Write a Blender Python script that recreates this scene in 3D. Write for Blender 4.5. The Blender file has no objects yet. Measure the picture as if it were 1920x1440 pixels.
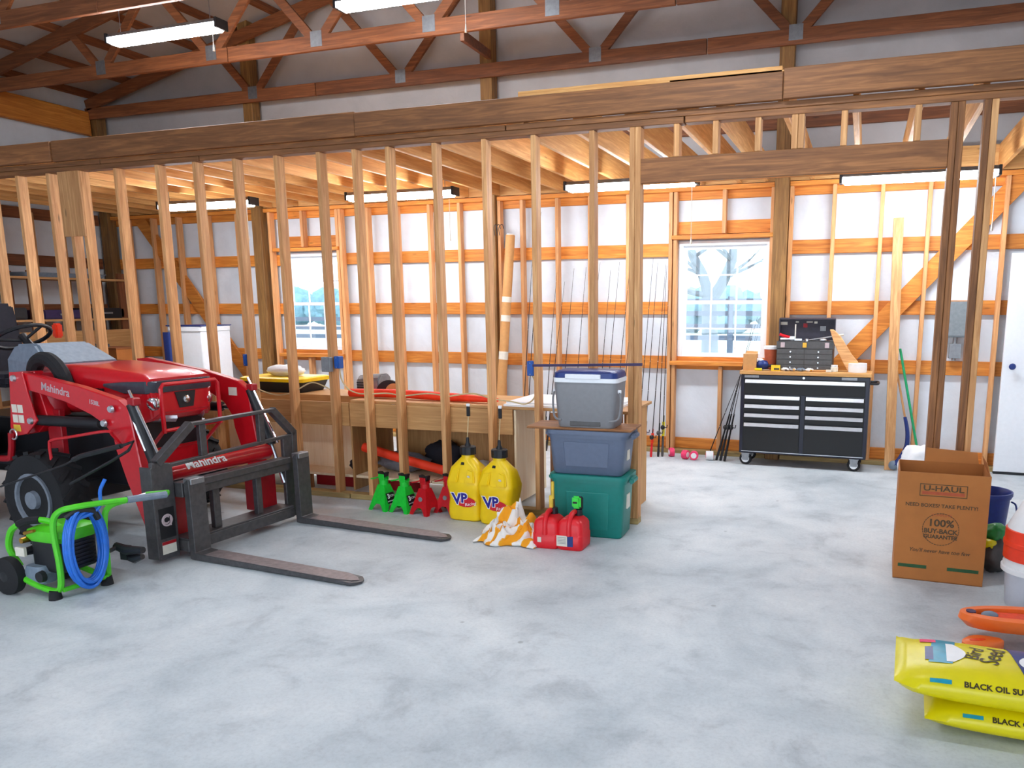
import bpy, bmesh, math, random
from mathutils import Matrix, Vector, Euler, noise as mnoise

random.seed(7)
SC = bpy.context.scene
COL = SC.collection
PI = math.pi

# ------------------------------------------------------------------ camera
cam_d = bpy.data.cameras.new('camera')
cam = bpy.data.objects.new('camera', cam_d)
COL.objects.link(cam)
SC.camera = cam
cam_d.sensor_width = 36.0
cam_d.sensor_fit = 'HORIZONTAL'
cam_d.lens = 1475 / 1920 * 36
cam_d.shift_x = -0.0732
cam_d.shift_y = 0.0596
cam_d.clip_start = 0.05
cam_d.clip_end = 500
cam.matrix_world = (Matrix.Translation((0, 0, 1.6)) @ Matrix.Rotation(math.radians(19.18), 4, 'Z')
                    @ Matrix.Rotation(math.radians(90 - 10.12), 4, 'X') @ Matrix.Rotation(math.radians(-0.18), 4, 'Z'))

# ------------------------------------------------------------------ world, exposure
LAMP = 60.0            # radiance of the shop lights' diffusers
world = bpy.data.worlds.new('overcast_sky')
SC.world = world
world.use_nodes = True
wn = world.node_tree.nodes
wn['Background'].inputs[0].default_value = (0.80, 0.90, 1.0, 1)
wn['Background'].inputs[1].default_value = 3.4
SC.view_settings.view_transform = 'Standard'
SC.view_settings.look = 'None'
SC.view_settings.gamma = 1
SC.view_settings.use_curve_mapping = False
SC.view_settings.exposure = 0.42


# ------------------------------------------------------------------ helpers: colour and materials
def lin(c):
    out = []
    for v in c[:3]:
        v = v / 255.0
        out.append(v / 12.92 if v <= 0.04045 else ((v + 0.055) / 1.055) ** 2.4)
    return (*out, 1.0)


class NT:
    def __init__(self, name):
        self.m = bpy.data.materials.new(name)
        self.m.use_nodes = True
        self.t = self.m.node_tree
        self.n = self.t.nodes
        self.b = self.n['Principled BSDF']

    def new(self, typ, **kw):
        nd = self.n.new(typ)
        for k, v in kw.items():
            if k in nd.inputs.keys() if hasattr(nd.inputs, 'keys') else False:
                nd.inputs[k].default_value = v
            else:
                setattr(nd, k, v)
        return nd

    def ln(self, a, b):
        self.t.links.new(a, b)

    def ramp(self, fac, stops):
        r = self.n.new('ShaderNodeValToRGB')
        e = r.color_ramp.elements
        e[0].position, e[0].color = stops[0]
        e[1].position, e[1].color = stops[-1]
        for p, c in stops[1:-1]:
            k = e.new(p)
            k.color = c
        self.ln(fac, r.inputs[0])
        return r.outputs[0]

    def noise(self, vec, scale, detail=4, rough=.55, dist=0):
        nd = self.n.new('ShaderNodeTexNoise')
        nd.inputs['Scale'].default_value = scale
        nd.inputs['Detail'].default_value = detail
        nd.inputs['Roughness'].default_value = rough
        nd.inputs['Distortion'].default_value = dist
        if vec is not None:
            self.ln(vec, nd.inputs['Vector'])
        return nd.outputs['Fac']

    def mix(self, fac, a, b, blend='MIX'):
        nd = self.n.new('ShaderNodeMix')
        nd.data_type = 'RGBA'
        nd.blend_type = blend
        for s, v in ((nd.inputs[0], fac), (nd.inputs[6], a), (nd.inputs[7], b)):
            if isinstance(v, (int, float, tuple)):
                s.default_value = v
            else:
                self.ln(v, s)
        return nd.outputs[2]

    def bump(self, h, strength=.2, dist=.01):
        nd = self.n.new('ShaderNodeBump')
        nd.inputs['Strength'].default_value = strength
        nd.inputs['Distance'].default_value = dist
        self.ln(h, nd.inputs['Height'])
        self.ln(nd.outputs[0], self.b.inputs['Normal'])


def plain(name, c, rough=.5, metal=0.0, var=.12, scale=30.0, coat=0.0, bump=0.0):
    k = NT(name)
    tc = k.n.new('ShaderNodeTexCoord')
    f = k.noise(tc.outputs['Object'], scale, 3)
    a = lin(c)
    lo = tuple(x * (1 - var) for x in a[:3]) + (1,)
    hi = tuple(min(1, x * (1 + var)) for x in a[:3]) + (1,)
    k.ln(k.ramp(f, [(.3, lo), (.7, hi)]), k.b.inputs['Base Color'])
    k.b.inputs['Roughness'].default_value = rough
    k.b.inputs['Metallic'].default_value = metal
    k.b.inputs['Coat Weight'].default_value = coat
    if bump:
        k.bump(f, bump, .004)
    return k.m


def wood(name, light, dark, axis='x', rough=.62, knots=True):
    k = NT(name)
    tc = k.n.new('ShaderNodeTexCoord')
    oi = k.n.new('ShaderNodeObjectInfo')
    add = k.n.new('ShaderNodeVectorMath')
    add.operation = 'MULTIPLY_ADD'
    cv = k.n.new('ShaderNodeCombineXYZ')
    for i in range(3):
        k.ln(oi.outputs['Random'], cv.inputs[i])
    k.ln(cv.outputs[0], add.inputs[0])
    add.inputs[1].default_value = (17, 23, 31)
    k.ln(tc.outputs['Object'], add.inputs[2])
    mp = k.n.new('ShaderNodeMapping')
    s = [9.0, 9.0, 9.0]
    s['xyz'.index(axis)] = .55
    mp.inputs['Scale'].default_value = s
    k.ln(add.outputs[0], mp.inputs['Vector'])
    f = k.noise(mp.outputs[0], 4.0, 6, .6, .9)
    c0 = k.ramp(f, [(.28, lin(dark)), (.5, lin([(a + b) / 2 for a, b in zip(light, dark)])), (.66, lin(light))])
    mp2 = k.n.new('ShaderNodeMapping')
    s2 = [7.0, 7.0, 7.0]
    s2['xyz'.index(axis)] = 1.7
    mp2.inputs['Scale'].default_value = s2
    k.ln(add.outputs[0], mp2.inputs['Vector'])
    col = c0
    if knots:
        vo = k.n.new('ShaderNodeTexVoronoi')
        vo.inputs['Scale'].default_value = 1.0
        k.ln(mp2.outputs[0], vo.inputs['Vector'])
        kr = k.ramp(vo.outputs['Distance'], [(.035, (1, 1, 1, 1)), (.085, (0, 0, 0, 1))])
        kd = lin([v * .45 for v in dark])
        fm = k.n.new('ShaderNodeMath')
        fm.operation = 'MULTIPLY'
        fm.inputs[1].default_value = .6
        k.ln(kr, fm.inputs[0])
        col = k.mix(fm.outputs[0], c0, kd)
    hv = k.n.new('ShaderNodeHueSaturation')
    mr = k.n.new('ShaderNodeMapRange')
    mr.inputs[3].default_value = .82
    mr.inputs[4].default_value = 1.14
    k.ln(oi.outputs['Random'], mr.inputs[0])
    k.ln(mr.outputs[0], hv.inputs['Value'])
    k.ln(col, hv.inputs['Color'])
    k.ln(hv.outputs[0], k.b.inputs['Base Color'])
    k.b.inputs['Roughness'].default_value = rough
    k.bump(f, .18, .004)
    return k.m


def emit(name, c, s):
    k = NT(name)
    k.b.inputs['Base Color'].default_value = (.9, .9, .9, 1)
    k.b.inputs['Emission Color'].default_value = c
    k.b.inputs['Emission Strength'].default_value = s
    return k.m


def glass(name, tint=(.93, .97, 1, 1), gloss=.07):
    k = NT(name)
    tr = k.n.new('ShaderNodeBsdfTransparent')
    tr.inputs[0].default_value = tint
    gl = k.n.new('ShaderNodeBsdfGlossy')
    gl.inputs['Roughness'].default_value = .03
    mx = k.n.new('ShaderNodeMixShader')
    mx.inputs[0].default_value = gloss
    k.ln(tr.outputs[0], mx.inputs[1])
    k.ln(gl.outputs[0], mx.inputs[2])
    k.ln(mx.outputs[0], k.n['Material Output'].inputs[0])
    return k.m


M = {}
STUD_L, STUD_D = (234, 180, 122), (190, 130, 78)
for ax in 'xyz':
    M['stud_' + ax] = wood('pine_stud_' + ax, STUD_L, STUD_D, ax)
    M['girt_' + ax] = wood('orange_pine_' + ax, (236, 156, 66), (192, 106, 34), ax)
    M['truss_' + ax] = wood('red_pine_' + ax, (150, 90, 52), (102, 56, 30), ax)
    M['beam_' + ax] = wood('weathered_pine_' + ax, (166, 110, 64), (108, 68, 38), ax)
    M['post_' + ax] = wood('treated_post_' + ax, (160, 116, 62), (112, 76, 38), ax)
    M['bstud_' + ax] = wood('pale_pine_' + ax, (238, 178, 122), (206, 140, 84), ax)
    M['ply_' + ax] = wood('plywood_' + ax, (206, 158, 102), (176, 126, 74), ax, .6, False)
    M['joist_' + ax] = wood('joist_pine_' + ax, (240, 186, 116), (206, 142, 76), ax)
M['plate'] = wood('treated_plate', (190, 164, 108), (150, 124, 76), 'x')
M['palewood'] = wood('pale_ply', (252, 234, 204), (238, 212, 172), 'z', .6, False)  # plywood with lamp light put into its pale colour


def concrete():
    k = NT('concrete_slab')
    tc = k.n.new('ShaderNodeTexCoord')
    big = k.noise(tc.outputs['Object'], .8, 7, .62, .7)
    mid = k.noise(tc.outputs['Object'], 3.2, 8, .66, .4)
    fine = k.noise(tc.outputs['Object'], 55, 3, .7)
    c = k.ramp(big, [(.30, lin((178, 188, 194))), (.48, lin((206, 213, 217))), (.66, lin((222, 226, 228)))])
    c2 = k.ramp(mid, [(.28, lin((186, 191, 196))), (.46, lin((236, 238, 240))), (.66, lin((255, 255, 255)))])
    c = k.mix(.75, c, c2, 'MULTIPLY')
    c3 = k.ramp(fine, [(.25, lin((228, 228, 228))), (.55, lin((255, 255, 255)))])
    c = k.mix(.6, c, c3, 'MULTIPLY')
    vo = k.n.new('ShaderNodeTexVoronoi')
    vo.inputs['Scale'].default_value = 2.3
    k.ln(tc.outputs['Object'], vo.inputs['Vector'])
    sp = k.ramp(vo.outputs['Distance'], [(.025, (1, 1, 1, 1)), (.04, (0, 0, 0, 1))])
    fm = k.n.new('ShaderNodeMath')
    fm.operation = 'MULTIPLY'
    fm.inputs[1].default_value = .45
    k.ln(sp, fm.inputs[0])
    c = k.mix(fm.outputs[0], c, lin((110, 112, 118)))
    k.ln(c, k.b.inputs['Base Color'])
    rr = k.n.new('ShaderNodeMapRange')
    rr.inputs[3].default_value = .42
    rr.inputs[4].default_value = .68
    k.ln(mid, rr.inputs[0])
    k.ln(rr.outputs[0], k.b.inputs['Roughness'])
    k.bump(fine, .12, .003)
    return k.m


def insulation(name, c=(230, 236, 244)):
    k = NT(name)
    tc = k.n.new('ShaderNodeTexCoord')
    f = k.noise(tc.outputs['Object'], 2.2, 5, .6, .3)
    k.ln(k.ramp(f, [(.3, lin([v * .93 for v in c])), (.65, lin(c))]), k.b.inputs['Base Color'])
    k.b.inputs['Roughness'].default_value = .55
    k.bump(f, .5, .03)
    return k.m


M['concrete'] = concrete()
M['insul'] = insulation('white_vinyl_insulation')
M['roof'] = insulation('white_roof_liner', (186, 181, 181))  # white liner greyed, the dimness under the roof put into the colour
M['white'] = plain('white_vinyl', (244, 246, 250), .4, var=.02)
M['glass'] = glass('window_glass')
M['lamp'] = emit('led_diffuser', (.86, .93, 1.0, 1), LAMP)
M['galv'] = plain('galvanised_steel', (150, 152, 156), .45, .8)
M['grey_metal'] = plain('grey_enamel', (128, 134, 138), .45)
M['black'] = plain('black_plastic', (26, 27, 32), .45)
M['rubber'] = plain('black_rubber', (24, 24, 28), .8, bump=.3, scale=60)
M['chrome'] = plain('chrome', (225, 228, 232), .15, 1.0, var=.03)
M['alu'] = plain('brushed_aluminium', (226, 230, 236), .32, .9, var=.05)
M['red'] = plain('red_paint', (206, 20, 34), .28, var=.05, coat=.4)
M['darkred'] = plain('worn_red_paint', (168, 16, 30), .4, var=.1)
M['fork'] = plain('dark_steel_paint', (80, 78, 80), .42, .3, var=.2)
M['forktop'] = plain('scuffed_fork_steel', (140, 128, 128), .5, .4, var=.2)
M['visor'] = plain('smoky_visor', (62, 68, 78), .2)
M['rim'] = plain('muddy_rim', (122, 130, 142), .55)
M['dashgrey'] = plain('dash_grey_plastic', (120, 134, 150), .5)
M['lime'] = plain('lime_green_paint', (84, 206, 36), .35, var=.06)
M['blue_hose'] = plain('blue_hose', (38, 112, 214), .4, var=.1)
M['gold'] = plain('brass', (200, 150, 60), .3, .9)
M['yellow'] = plain('yellow_jug_plastic', (250, 208, 8), .38, var=.05, scale=12)
M['gasred'] = plain('red_can_plastic', (226, 22, 36), .4, var=.05)
M['teal'] = plain('teal_tote_plastic', (10, 128, 118), .42, var=.05)
M['tote'] = plain('blue_grey_tote_plastic', (98, 110, 134), .45, var=.05)
M['coolgrey'] = plain('grey_cooler_plastic', (134, 134, 138), .5, var=.05)
M['navy'] = plain('navy_plastic', (26, 52, 122), .4)
M['orange'] = plain('orange_foam', (252, 60, 22), .6, var=.06)
M['paper'] = plain('white_paper', (238, 238, 240), .7, var=.03)
M['sticker'] = plain('sticker_white', (226, 220, 206), .5, var=.05)
M['stickyellow'] = plain('sticker_yellow', (226, 190, 60), .5)
M['stickgrey'] = plain('decal_silver', (196, 176, 180), .4, var=.03)
M['card'] = plain('cardboard', (180, 112, 54), .8, var=.08, scale=8)
M['card_in'] = plain('cardboard_inside', (150, 92, 50), .85, var=.08)
M['kraft'] = plain('kraft_tube', (206, 150, 92), .75, var=.05)
M['print'] = plain('dark_box_print', (84, 66, 44), .8)
M['printgreen'] = plain('green_box_print', (44, 84, 50), .8)
M['printred'] = plain('red_box_print', (176, 84, 52), .8)
M['chest'] = plain('navy_black_enamel', (12, 16, 44), .3, var=.1, coat=.2)  # black enamel, blue glow of the lamps put into the tint
M['chestface'] = plain('black_drawer_front', (9, 10, 15), .5, var=.1)
M['toolgrey'] = plain('olive_grey_steel', (86, 84, 84), .45, .3, var=.1)
M['toolin'] = plain('toolbox_lining', (64, 62, 74), .6)
M['bag'] = plain('yellow_seed_bag', (232, 216, 6), .33, var=.05, scale=10)
M['bagteal'] = plain('teal_print', (16, 150, 178), .35)
M['bagblue'] = plain('blue_print', (22, 52, 120), .35)
M['inkbrown'] = plain('brown_ink', (64, 52, 22), .5)
M['ink'] = plain('black_ink', (20, 20, 24), .5)
M['inkblue'] = plain('logo_blue', (34, 28, 140), .4)
M['inkred'] = plain('logo_red', (212, 26, 44), .4)
M['inkwhite'] = plain('logo_white', (246, 246, 246), .4, var=.02)
M['jackgreen'] = plain('bright_green_paint', (26, 200, 56), .35)
M['jackred'] = plain('red_jack_paint', (196, 18, 30), .38)
M['tarp'] = plain('grey_tarp', (118, 120, 130), .6, var=.2, bump=.6)
M['blackcloth'] = plain('black_cloth', (34, 32, 42), .85, bump=.5)
M['handle_green'] = plain('green_handle', (18, 150, 96), .4)
M['bluebox'] = plain('blue_outlet_box', (22, 84, 170), .45)
M['pink'] = plain('pink_plastic', (240, 60, 110), .5)
M['wire'] = plain('cream_cable', (206, 184, 140), .5)
M['cord'] = plain('white_cord', (236, 232, 220), .6)
M['bluebucket'] = plain('blue_bucket_plastic', (10, 44, 128), .4)
M['bucketwhite'] = plain('white_bucket_plastic', (236, 236, 238), .4, var=.03)
M['bucketred'] = plain('orange_red_bucket', (240, 58, 24), .4, var=.05)
M['toyorange'] = plain('orange_moulded_plastic', (255, 118, 44), .4, var=.05)
M['toyred'] = plain('red_orange_recess', (240, 66, 14), .5)
M['purple'] = plain('dark_purple_plastic', (52, 36, 84), .5)
M['greenbag'] = plain('green_plastic_bag', (44, 140, 70), .35)
M['litegreen'] = plain('light_green_plastic', (60, 220, 70), .4)


# ------------------------------------------------------------------ helpers: mesh building
class MB:
    def __init__(self):
        self.bm = bmesh.new()

    def face(self, pts):
        vs = [self.bm.verts.new(p) for p in pts]
        return self.bm.faces.new(vs)

    def loft(self, loops, close=True, cap0=True, cap1=True):
        rings = [[self.bm.verts.new(p) for p in lp] for lp in loops]
        n = len(rings[0])
        for a, b in zip(rings, rings[1:]):
            for i in range(n if close else n - 1):
                j = (i + 1) % n
                self.bm.faces.new((a[i], a[j], b[j], b[i]))
        if cap0:
            self.bm.faces.new(list(reversed(rings[0])))
        if cap1:
            self.bm.faces.new(rings[-1])
        return self

    def box(self, lo, hi):
        (a, b, c), (d, e, f) = lo, hi
        return self.loft([[(a, b, c), (d, b, c), (d, e, c), (a, e, c)], [(a, b, f), (d, b, f), (d, e, f), (a, e, f)]])

    def boxm(self, size, mat):
        x, y, z = (s / 2 for s in size)
        P = [[mat @ Vector(p) for p in [(-x, -y, k), (x, -y, k), (x, y, k), (-x, y, k)]] for k in (-z, z)]
        return self.loft(P)

    def bar(self, p0, p1, w, t, up=(0, 0, 1)):
        # board from p0 to p1: w across (in plane of up), t thick
        p0, p1 = Vector(p0), Vector(p1)
        d = (p1 - p0).normalized()
        u = Vector(up)
        s = d.cross(u)
        if s.length < 1e-4:
            s = d.cross(Vector((1, 0, 0)))
        s.normalize()
        u = s.cross(d).normalized()
        L = []
        for p in (p0, p1):
            L.append([p + s * (t / 2 * a) + u * (w / 2 * b) for a, b in ((-1, -1), (1, -1), (1, 1), (-1, 1))])
        return self.loft(L)

    def cyl(self, p0, p1, r0, r1=None, seg=12, cap=True):
        r1 = r0 if r1 is None else r1
        p0, p1 = Vector(p0), Vector(p1)
        d = (p1 - p0).normalized()
        a = d.orthogonal().normalized()
        b = d.cross(a)
        L = [[p + (a * math.cos(t) + b * math.sin(t)) * r for t in [2 * PI * i / seg for i in range(seg)]] for p, r in ((p0, r0), (p1, r1))]
        return self.loft(L, True, cap, cap)

    def tube(self, pts, r, seg=8, closed=False):
        P = [Vector(p) for p in pts]
        n = len(P)
        d0 = (P[1] - P[0]).normalized()
        a = d0.orthogonal().normalized()
        L = []
        for i in range(n):
            if closed:
                d = (P[(i + 1) % n] - P[i - 1]).normalized()
            else:
                d = (P[min(i + 1, n - 1)] - P[max(i - 1, 0)]).normalized()
            a = (a - d * a.dot(d))
            if a.length < 1e-5:
                a = d.orthogonal()
            a.normalize()
            b = d.cross(a)
            rr = r[i] if isinstance(r, (list, tuple)) else r
            L.append([P[i] + (a * math.cos(t) + b * math.sin(t)) * rr for t in [2 * PI * k / seg for k in range(seg)]])
        if closed:
            rings = [[self.bm.verts.new(p) for p in lp] for lp in L]
            for i in range(n):
                A, B = rings[i], rings[(i + 1) % n]
                off = 0
                if i == n - 1:
                    off = min(range(seg), key=lambda o: (B[o].co - A[0].co).length)
                for k in range(seg):
                    j = (k + 1) % seg
                    self.bm.faces.new((A[k], A[j], B[(j + off) % seg], B[(k + off) % seg]))
            return self
        return self.loft(L)

    def prism(self, poly, axis, a, b):
        def mk(p, v):
            if axis == 'y':
                return (p[0], v, p[1])
            if axis == 'x':
                return (v, p[0], p[1])
            return (p[0], p[1], v)
        return self.loft([[mk(p, a) for p in poly], [mk(p, b) for p in poly]])

    def lathe(self, prof, c=(0, 0, 0), seg=20, mat=None):
        L = []
        for r, z in prof:
            lp = []
            for i in range(seg):
                t = 2 * PI * i / seg
                p = Vector((max(r, 1e-4) * math.cos(t), max(r, 1e-4) * math.sin(t), z))
                lp.append((mat @ p) if mat else Vector(c) + p)
            L.append(lp)
        return self.loft(L)

    def ball(self, c, r, seg=12, rings=8, fn=None):
        c = Vector(c)
        r = (r, r, r) if isinstance(r, (int, float)) else r
        L = []
        for k in range(1, rings):
            ph = PI * k / rings
            lp = []
            for i in range(seg):
                t = 2 * PI * i / seg
                n = Vector((math.sin(ph) * math.cos(t), math.sin(ph) * math.sin(t), -math.cos(ph)))
                s = fn(n) if fn else 1
                lp.append(c + Vector((n.x * r[0], n.y * r[1], n.z * r[2])) * s)
            L.append(lp)
        return self.loft(L)

    def torus(self, c, R, r, axis='y', seg=20, s2=8, sy=1.0):
        c = Vector(c)
        pts = []
        for i in range(seg):
            t = 2 * PI * i / seg
            u, v = R * math.cos(t), R * sy * math.sin(t)
            pts.append(c + Vector({'y': (u, 0, v), 'x': (0, u, v), 'z': (u, v, 0)}[axis]))
        return self.tube(pts, r, s2, True)

    def mesh(self, name, mat, smooth=False, bevel=0.0, bseg=1, ang=35):
        bm = self.bm
        bmesh.ops.recalc_face_normals(bm, faces=bm.faces)
        if bevel:
            es = [e for e in bm.edges if len(e.link_faces) == 2 and e.calc_face_angle(0) > .5]
            bmesh.ops.bevel(bm, geom=es, offset=bevel, segments=bseg, affect='EDGES', clamp_overlap=True)
        me = bpy.data.meshes.new(name)
        if smooth:
            lim = math.radians(ang)
            for f in bm.faces:
                f.smooth = True
            for e in bm.edges:
                if len(e.link_faces) == 2 and e.calc_face_angle(0) > lim:
                    e.smooth = False
        bm.to_mesh(me)
        bm.free()
        me.materials.append(M[mat] if isinstance(mat, str) else mat)
        return me

    def obj(self, name, mat, parent=None, smooth=False, bevel=0.0, bseg=1, label=None, ang=35):
        return put(self.mesh(name, mat, smooth, bevel, bseg, ang), name, parent, label=label)


def put(me, name, parent=None, loc=(0, 0, 0), rot=(0, 0, 0), label=None):
    o = bpy.data.objects.new(name, me)
    COL.objects.link(o)
    o.parent = parent
    o.location = loc
    o.rotation_euler = rot
    if label:
        o['label'] = label
    return o


def tag(o, label, cat, group=None, kind=None):
    o['label'] = label
    if cat:
        o['category'] = cat
    if group:
        o['group'] = group
    if kind:
        o['kind'] = kind
    return o


def thing(name, label, cat, loc=(0, 0, 0), rz=0.0, group=None):
    o = bpy.data.objects.new(name, None)
    o.empty_display_size = .1
    COL.objects.link(o)
    o.location = loc
    o.rotation_euler = (0, 0, rz)
    return tag(o, label, cat, group)


def dup(root, loc, rz, label, parts_mat=None):
    r = root.copy()
    COL.objects.link(r)
    r.location = loc
    r.rotation_euler = (0, 0, rz)
    r['label'] = label
    for ch in list(root.children):
        c = ch.copy()
        COL.objects.link(c)
        c.parent = r
        for g in list(ch.children):
            d = g.copy()
            COL.objects.link(d)
            d.parent = c
    return r


def struct(o, label=None):
    o['kind'] = 'structure'
    if label:
        o['label'] = label
    return o


FRONT = Matrix.Rotation(PI / 2, 4, 'X')          # text facing -Y


def text(body, size, name, mat, parent, m4, ext=.0008, sx=1.0, shear=0.0, bold=0.0, label=None):
    cu = bpy.data.curves.new(name, 'FONT')
    cu.body = body
    cu.size = size
    cu.align_x = 'CENTER'
    cu.align_y = 'CENTER'
    cu.extrude = ext
    cu.shear = shear
    cu.offset = bold
    cu.resolution_u = 3
    tmp = bpy.data.objects.new(name, cu)
    me = bpy.data.meshes.new_from_object(tmp)
    bpy.data.objects.remove(tmp)
    me.transform(m4 @ Matrix.Diagonal((sx, 1, 1, 1)))
    me.materials.clear()
    me.materials.append(M[mat])
    return put(me, name, parent, label=label)


def rrect(cx, cy, hx, hy, r, z, n=3):
    pts = []
    for (sx, sy, a0) in ((1, 1, 0), (-1, 1, PI / 2), (-1, -1, PI), (1, -1, 3 * PI / 2)):
        for i in range(n + 1):
            a = a0 + PI / 2 * i / n
            pts.append((cx + sx * (hx - r) + r * math.cos(a), cy + sy * (hy - r) + r * math.sin(a), z))
    return pts


def smooth_path(P, n=6):
    P = [Vector(p) for p in P]
    out = []
    for i in range(len(P) - 1):
        p0, p1, p2, p3 = P[max(i - 1, 0)], P[i], P[i + 1], P[min(i + 2, len(P) - 1)]
        for k in range(n):
            t = k / n
            out.append(.5 * ((2 * p1) + (p2 - p0) * t + (2 * p0 - 5 * p1 + 4 * p2 - p3) * t * t + (3 * p1 - p0 - 3 * p2 + p3) * t ** 3))
    out.append(P[-1])
    return out


# ================================================================== STRUCTURE
XL, XR, YF, YB = -9.9, 2.1, -4.2, 8.44


def TC(x):                                  # centre of the trusses' top chord
    return 4.18 + .226 * (min(x, -7.8 - x) + 9.87)


floor = struct(MB().box((XL - .1, YF, -.15), (XR + .1, YB + .05, 0)).obj('floor', 'concrete'))

# ---- back wall: white insulation sheet with two window holes, then the gable
W1 = (-6.98, -6.12, 1.01, 2.25)
W2 = (-1.88, -.93, 1.01, 2.25)
mb = MB()
ya, yb = 8.43, 8.47
for x0, x1, z0, z1 in ((XL, W1[0], 0, 3.0), (W1[1], W2[0], 0, 3.0), (W2[1], XR, 0, 3.0),
                       (W1[0], W1[1], 0, W1[2]), (W1[0], W1[1], W1[3], 3.0),
                       (W2[0], W2[1], 0, W2[2]), (W2[0], W2[1], W2[3], 3.0)):
    mb.box((x0, ya, z0), (x1, yb, z1))
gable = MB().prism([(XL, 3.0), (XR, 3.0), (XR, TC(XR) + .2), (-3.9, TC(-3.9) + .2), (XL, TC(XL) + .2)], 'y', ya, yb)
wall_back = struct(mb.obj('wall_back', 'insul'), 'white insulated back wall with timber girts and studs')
gable.obj('gable_liner', 'roof', wall_back, label='greyer liner of the gable above the loft')  # same white sheet as below, shade painted in by the greyer material

POSTS = [-7.24, -4.02, -.83]
pm = MB().box((-.07, 8.25, 0), (.07, 8.385, 5.0)).mesh('post', 'post_z', bevel=.004)
for i, x in enumerate(POSTS):
    put(pm, 'post', wall_back, (x, 0, 0))
put(MB().box((-.07, 8.25, 0), (.07, 8.385, 4.1)).mesh('post', 'post_z', bevel=.004), 'post', wall_back, (-9.78, 0, 0))
cuts = [XL] + POSTS + [XR]
for z in (.98, 1.56, 2.165, 2.735, 3.37):
    for a, b in zip(cuts, cuts[1:]):
        segs = [(a + (.005 if a == XL else 0), b - .004)]
        for w in (W1, W2):
            if w[2] + .05 < z < w[3]:
                new = []
                for s in segs:
                    if s[0] < w[0] and s[1] > w[1]:
                        new += [(s[0], w[0] - .02), (w[1] + .02, s[1])]
                    else:
                        new.append(s)
                segs = new
        for s in segs:
            if s[1] - s[0] > .12:
                MB().box((s[0], 8.387, z - .068), (s[1], 8.425, z + .068)).obj('girt', 'girt_x' if z < 3.2 else 'truss_x', wall_back, bevel=.003)
for a, b in zip(cuts, cuts[1:]):
    MB().box((a + .075, 8.385, .045), (b - .075, 8.425, .16)).obj('skirt_board', 'girt_x', wall_back, bevel=.003)
    MB().box((a + .075, 8.29, 0), (b - .075, 8.385, .044)).obj('bottom_plate', 'plate', wall_back, bevel=.003)
    MB().box((a + .075, 8.295, 2.745), (b - .075, 8.383, 2.79)).obj('top_plate', 'girt_x', wall_back, bevel=.003)
sm = MB().box((-.019, 8.297, .045), (.019, 8.384, 2.744)).mesh('stud', 'bstud_z', bevel=.003)
BACK = [-9.45, -9.0, -8.57, -8.08, -7.6, -7.09, -6.09, -6.045, -5.66, -5.26, -4.82, -4.43, -3.925, -3.65, -3.23, -2.85, -2.42,
        -1.955, -1.905, -.915, -.735, -.33, .11, .53, .97, 1.18]
for x in BACK:
    put(sm, 'stud', wall_back, (x, 0, 0))
for w, xc in ((W1, -6.6), (W2, -1.40)):
    MB().box((xc - .019, 8.297, .045), (xc + .019, 8.384, w[2] - .06)).obj('cripple_stud', 'bstud_z', wall_back)
    MB().box((xc - .019, 8.297, w[3] + .065), (xc + .019, 8.384, 2.744)).obj('cripple_stud', 'bstud_z', wall_back)
    MB().box((w[0] - .06, 8.27, w[2] - .05), (w[1] + .05, 8.43, w[2] - .008)).obj('window_sill_board', 'girt_x', wall_back, bevel=.003)
    MB().box((w[0] - .06, 8.27, w[3] + .015), (w[1] + .05, 8.43, w[3] + .055)).obj('window_head_board', 'girt_x', wall_back, bevel=.003)
    MB().box((w[0] - .02, 8.387, w[3] + .07), (w[1] + .02, 8.425, w[3] + .20)).obj('girt', 'girt_x', wall_back, bevel=.003)
MB().bar((-.62, 8.36, .52), (1.32, 8.36, 2.74), .17, .04, (0, 0, 1)).obj('diagonal_brace', 'girt_x', wall_back, bevel=.003)
MB().bar((-9.25, 8.36, 2.74), (-7.33, 8.36, .33), .17, .04, (0, 0, 1)).obj('diagonal_brace', 'girt_x', wall_back, bevel=.003)

# ---- left wall
wall_left = struct(MB().box((XL - .06, YF, 0), (XL, YB + .03, 4.36)).obj('wall_left', 'insul'))
for z in (.98, 1.56, 2.165, 2.735, 3.37):
    for a, b in ((-4, 2.1), (2.12, 5.2), (5.22, 8.24)):
        MB().box((XL + .005, a, z - .068), (XL + .045, b, z + .068)).obj('girt', 'truss_y', wall_left, bevel=.003)
pl = MB().box((XL + .047, -.07, 0), (XL + .18, .07, 3.8)).mesh('post', 'post_z', bevel=.004)
for y in (5.2, 2.1):
    put(pl, 'post', wall_left, (0, y, 0))
sl = MB().box((XL + .047, -.019, .045), (XL + .135, .019, 2.74)).mesh('stud', 'stud_z')
for y in (5.65, 6.05, 6.45, 6.85, 7.25, 7.65, 8.05):
    put(sl, 'stud', wall_left, (0, y, 0))
MB().box((XL + .05, -4, 3.82), (XL + .09, 8.24, 4.11)).obj('truss_header', 'girt_y', wall_left, bevel=.004)
MB().box((XL + .092, -4, 3.82), (XL + .135, 8.19, 4.11)).obj('truss_header', 'girt_y', wall_left, bevel=.004)

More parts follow.
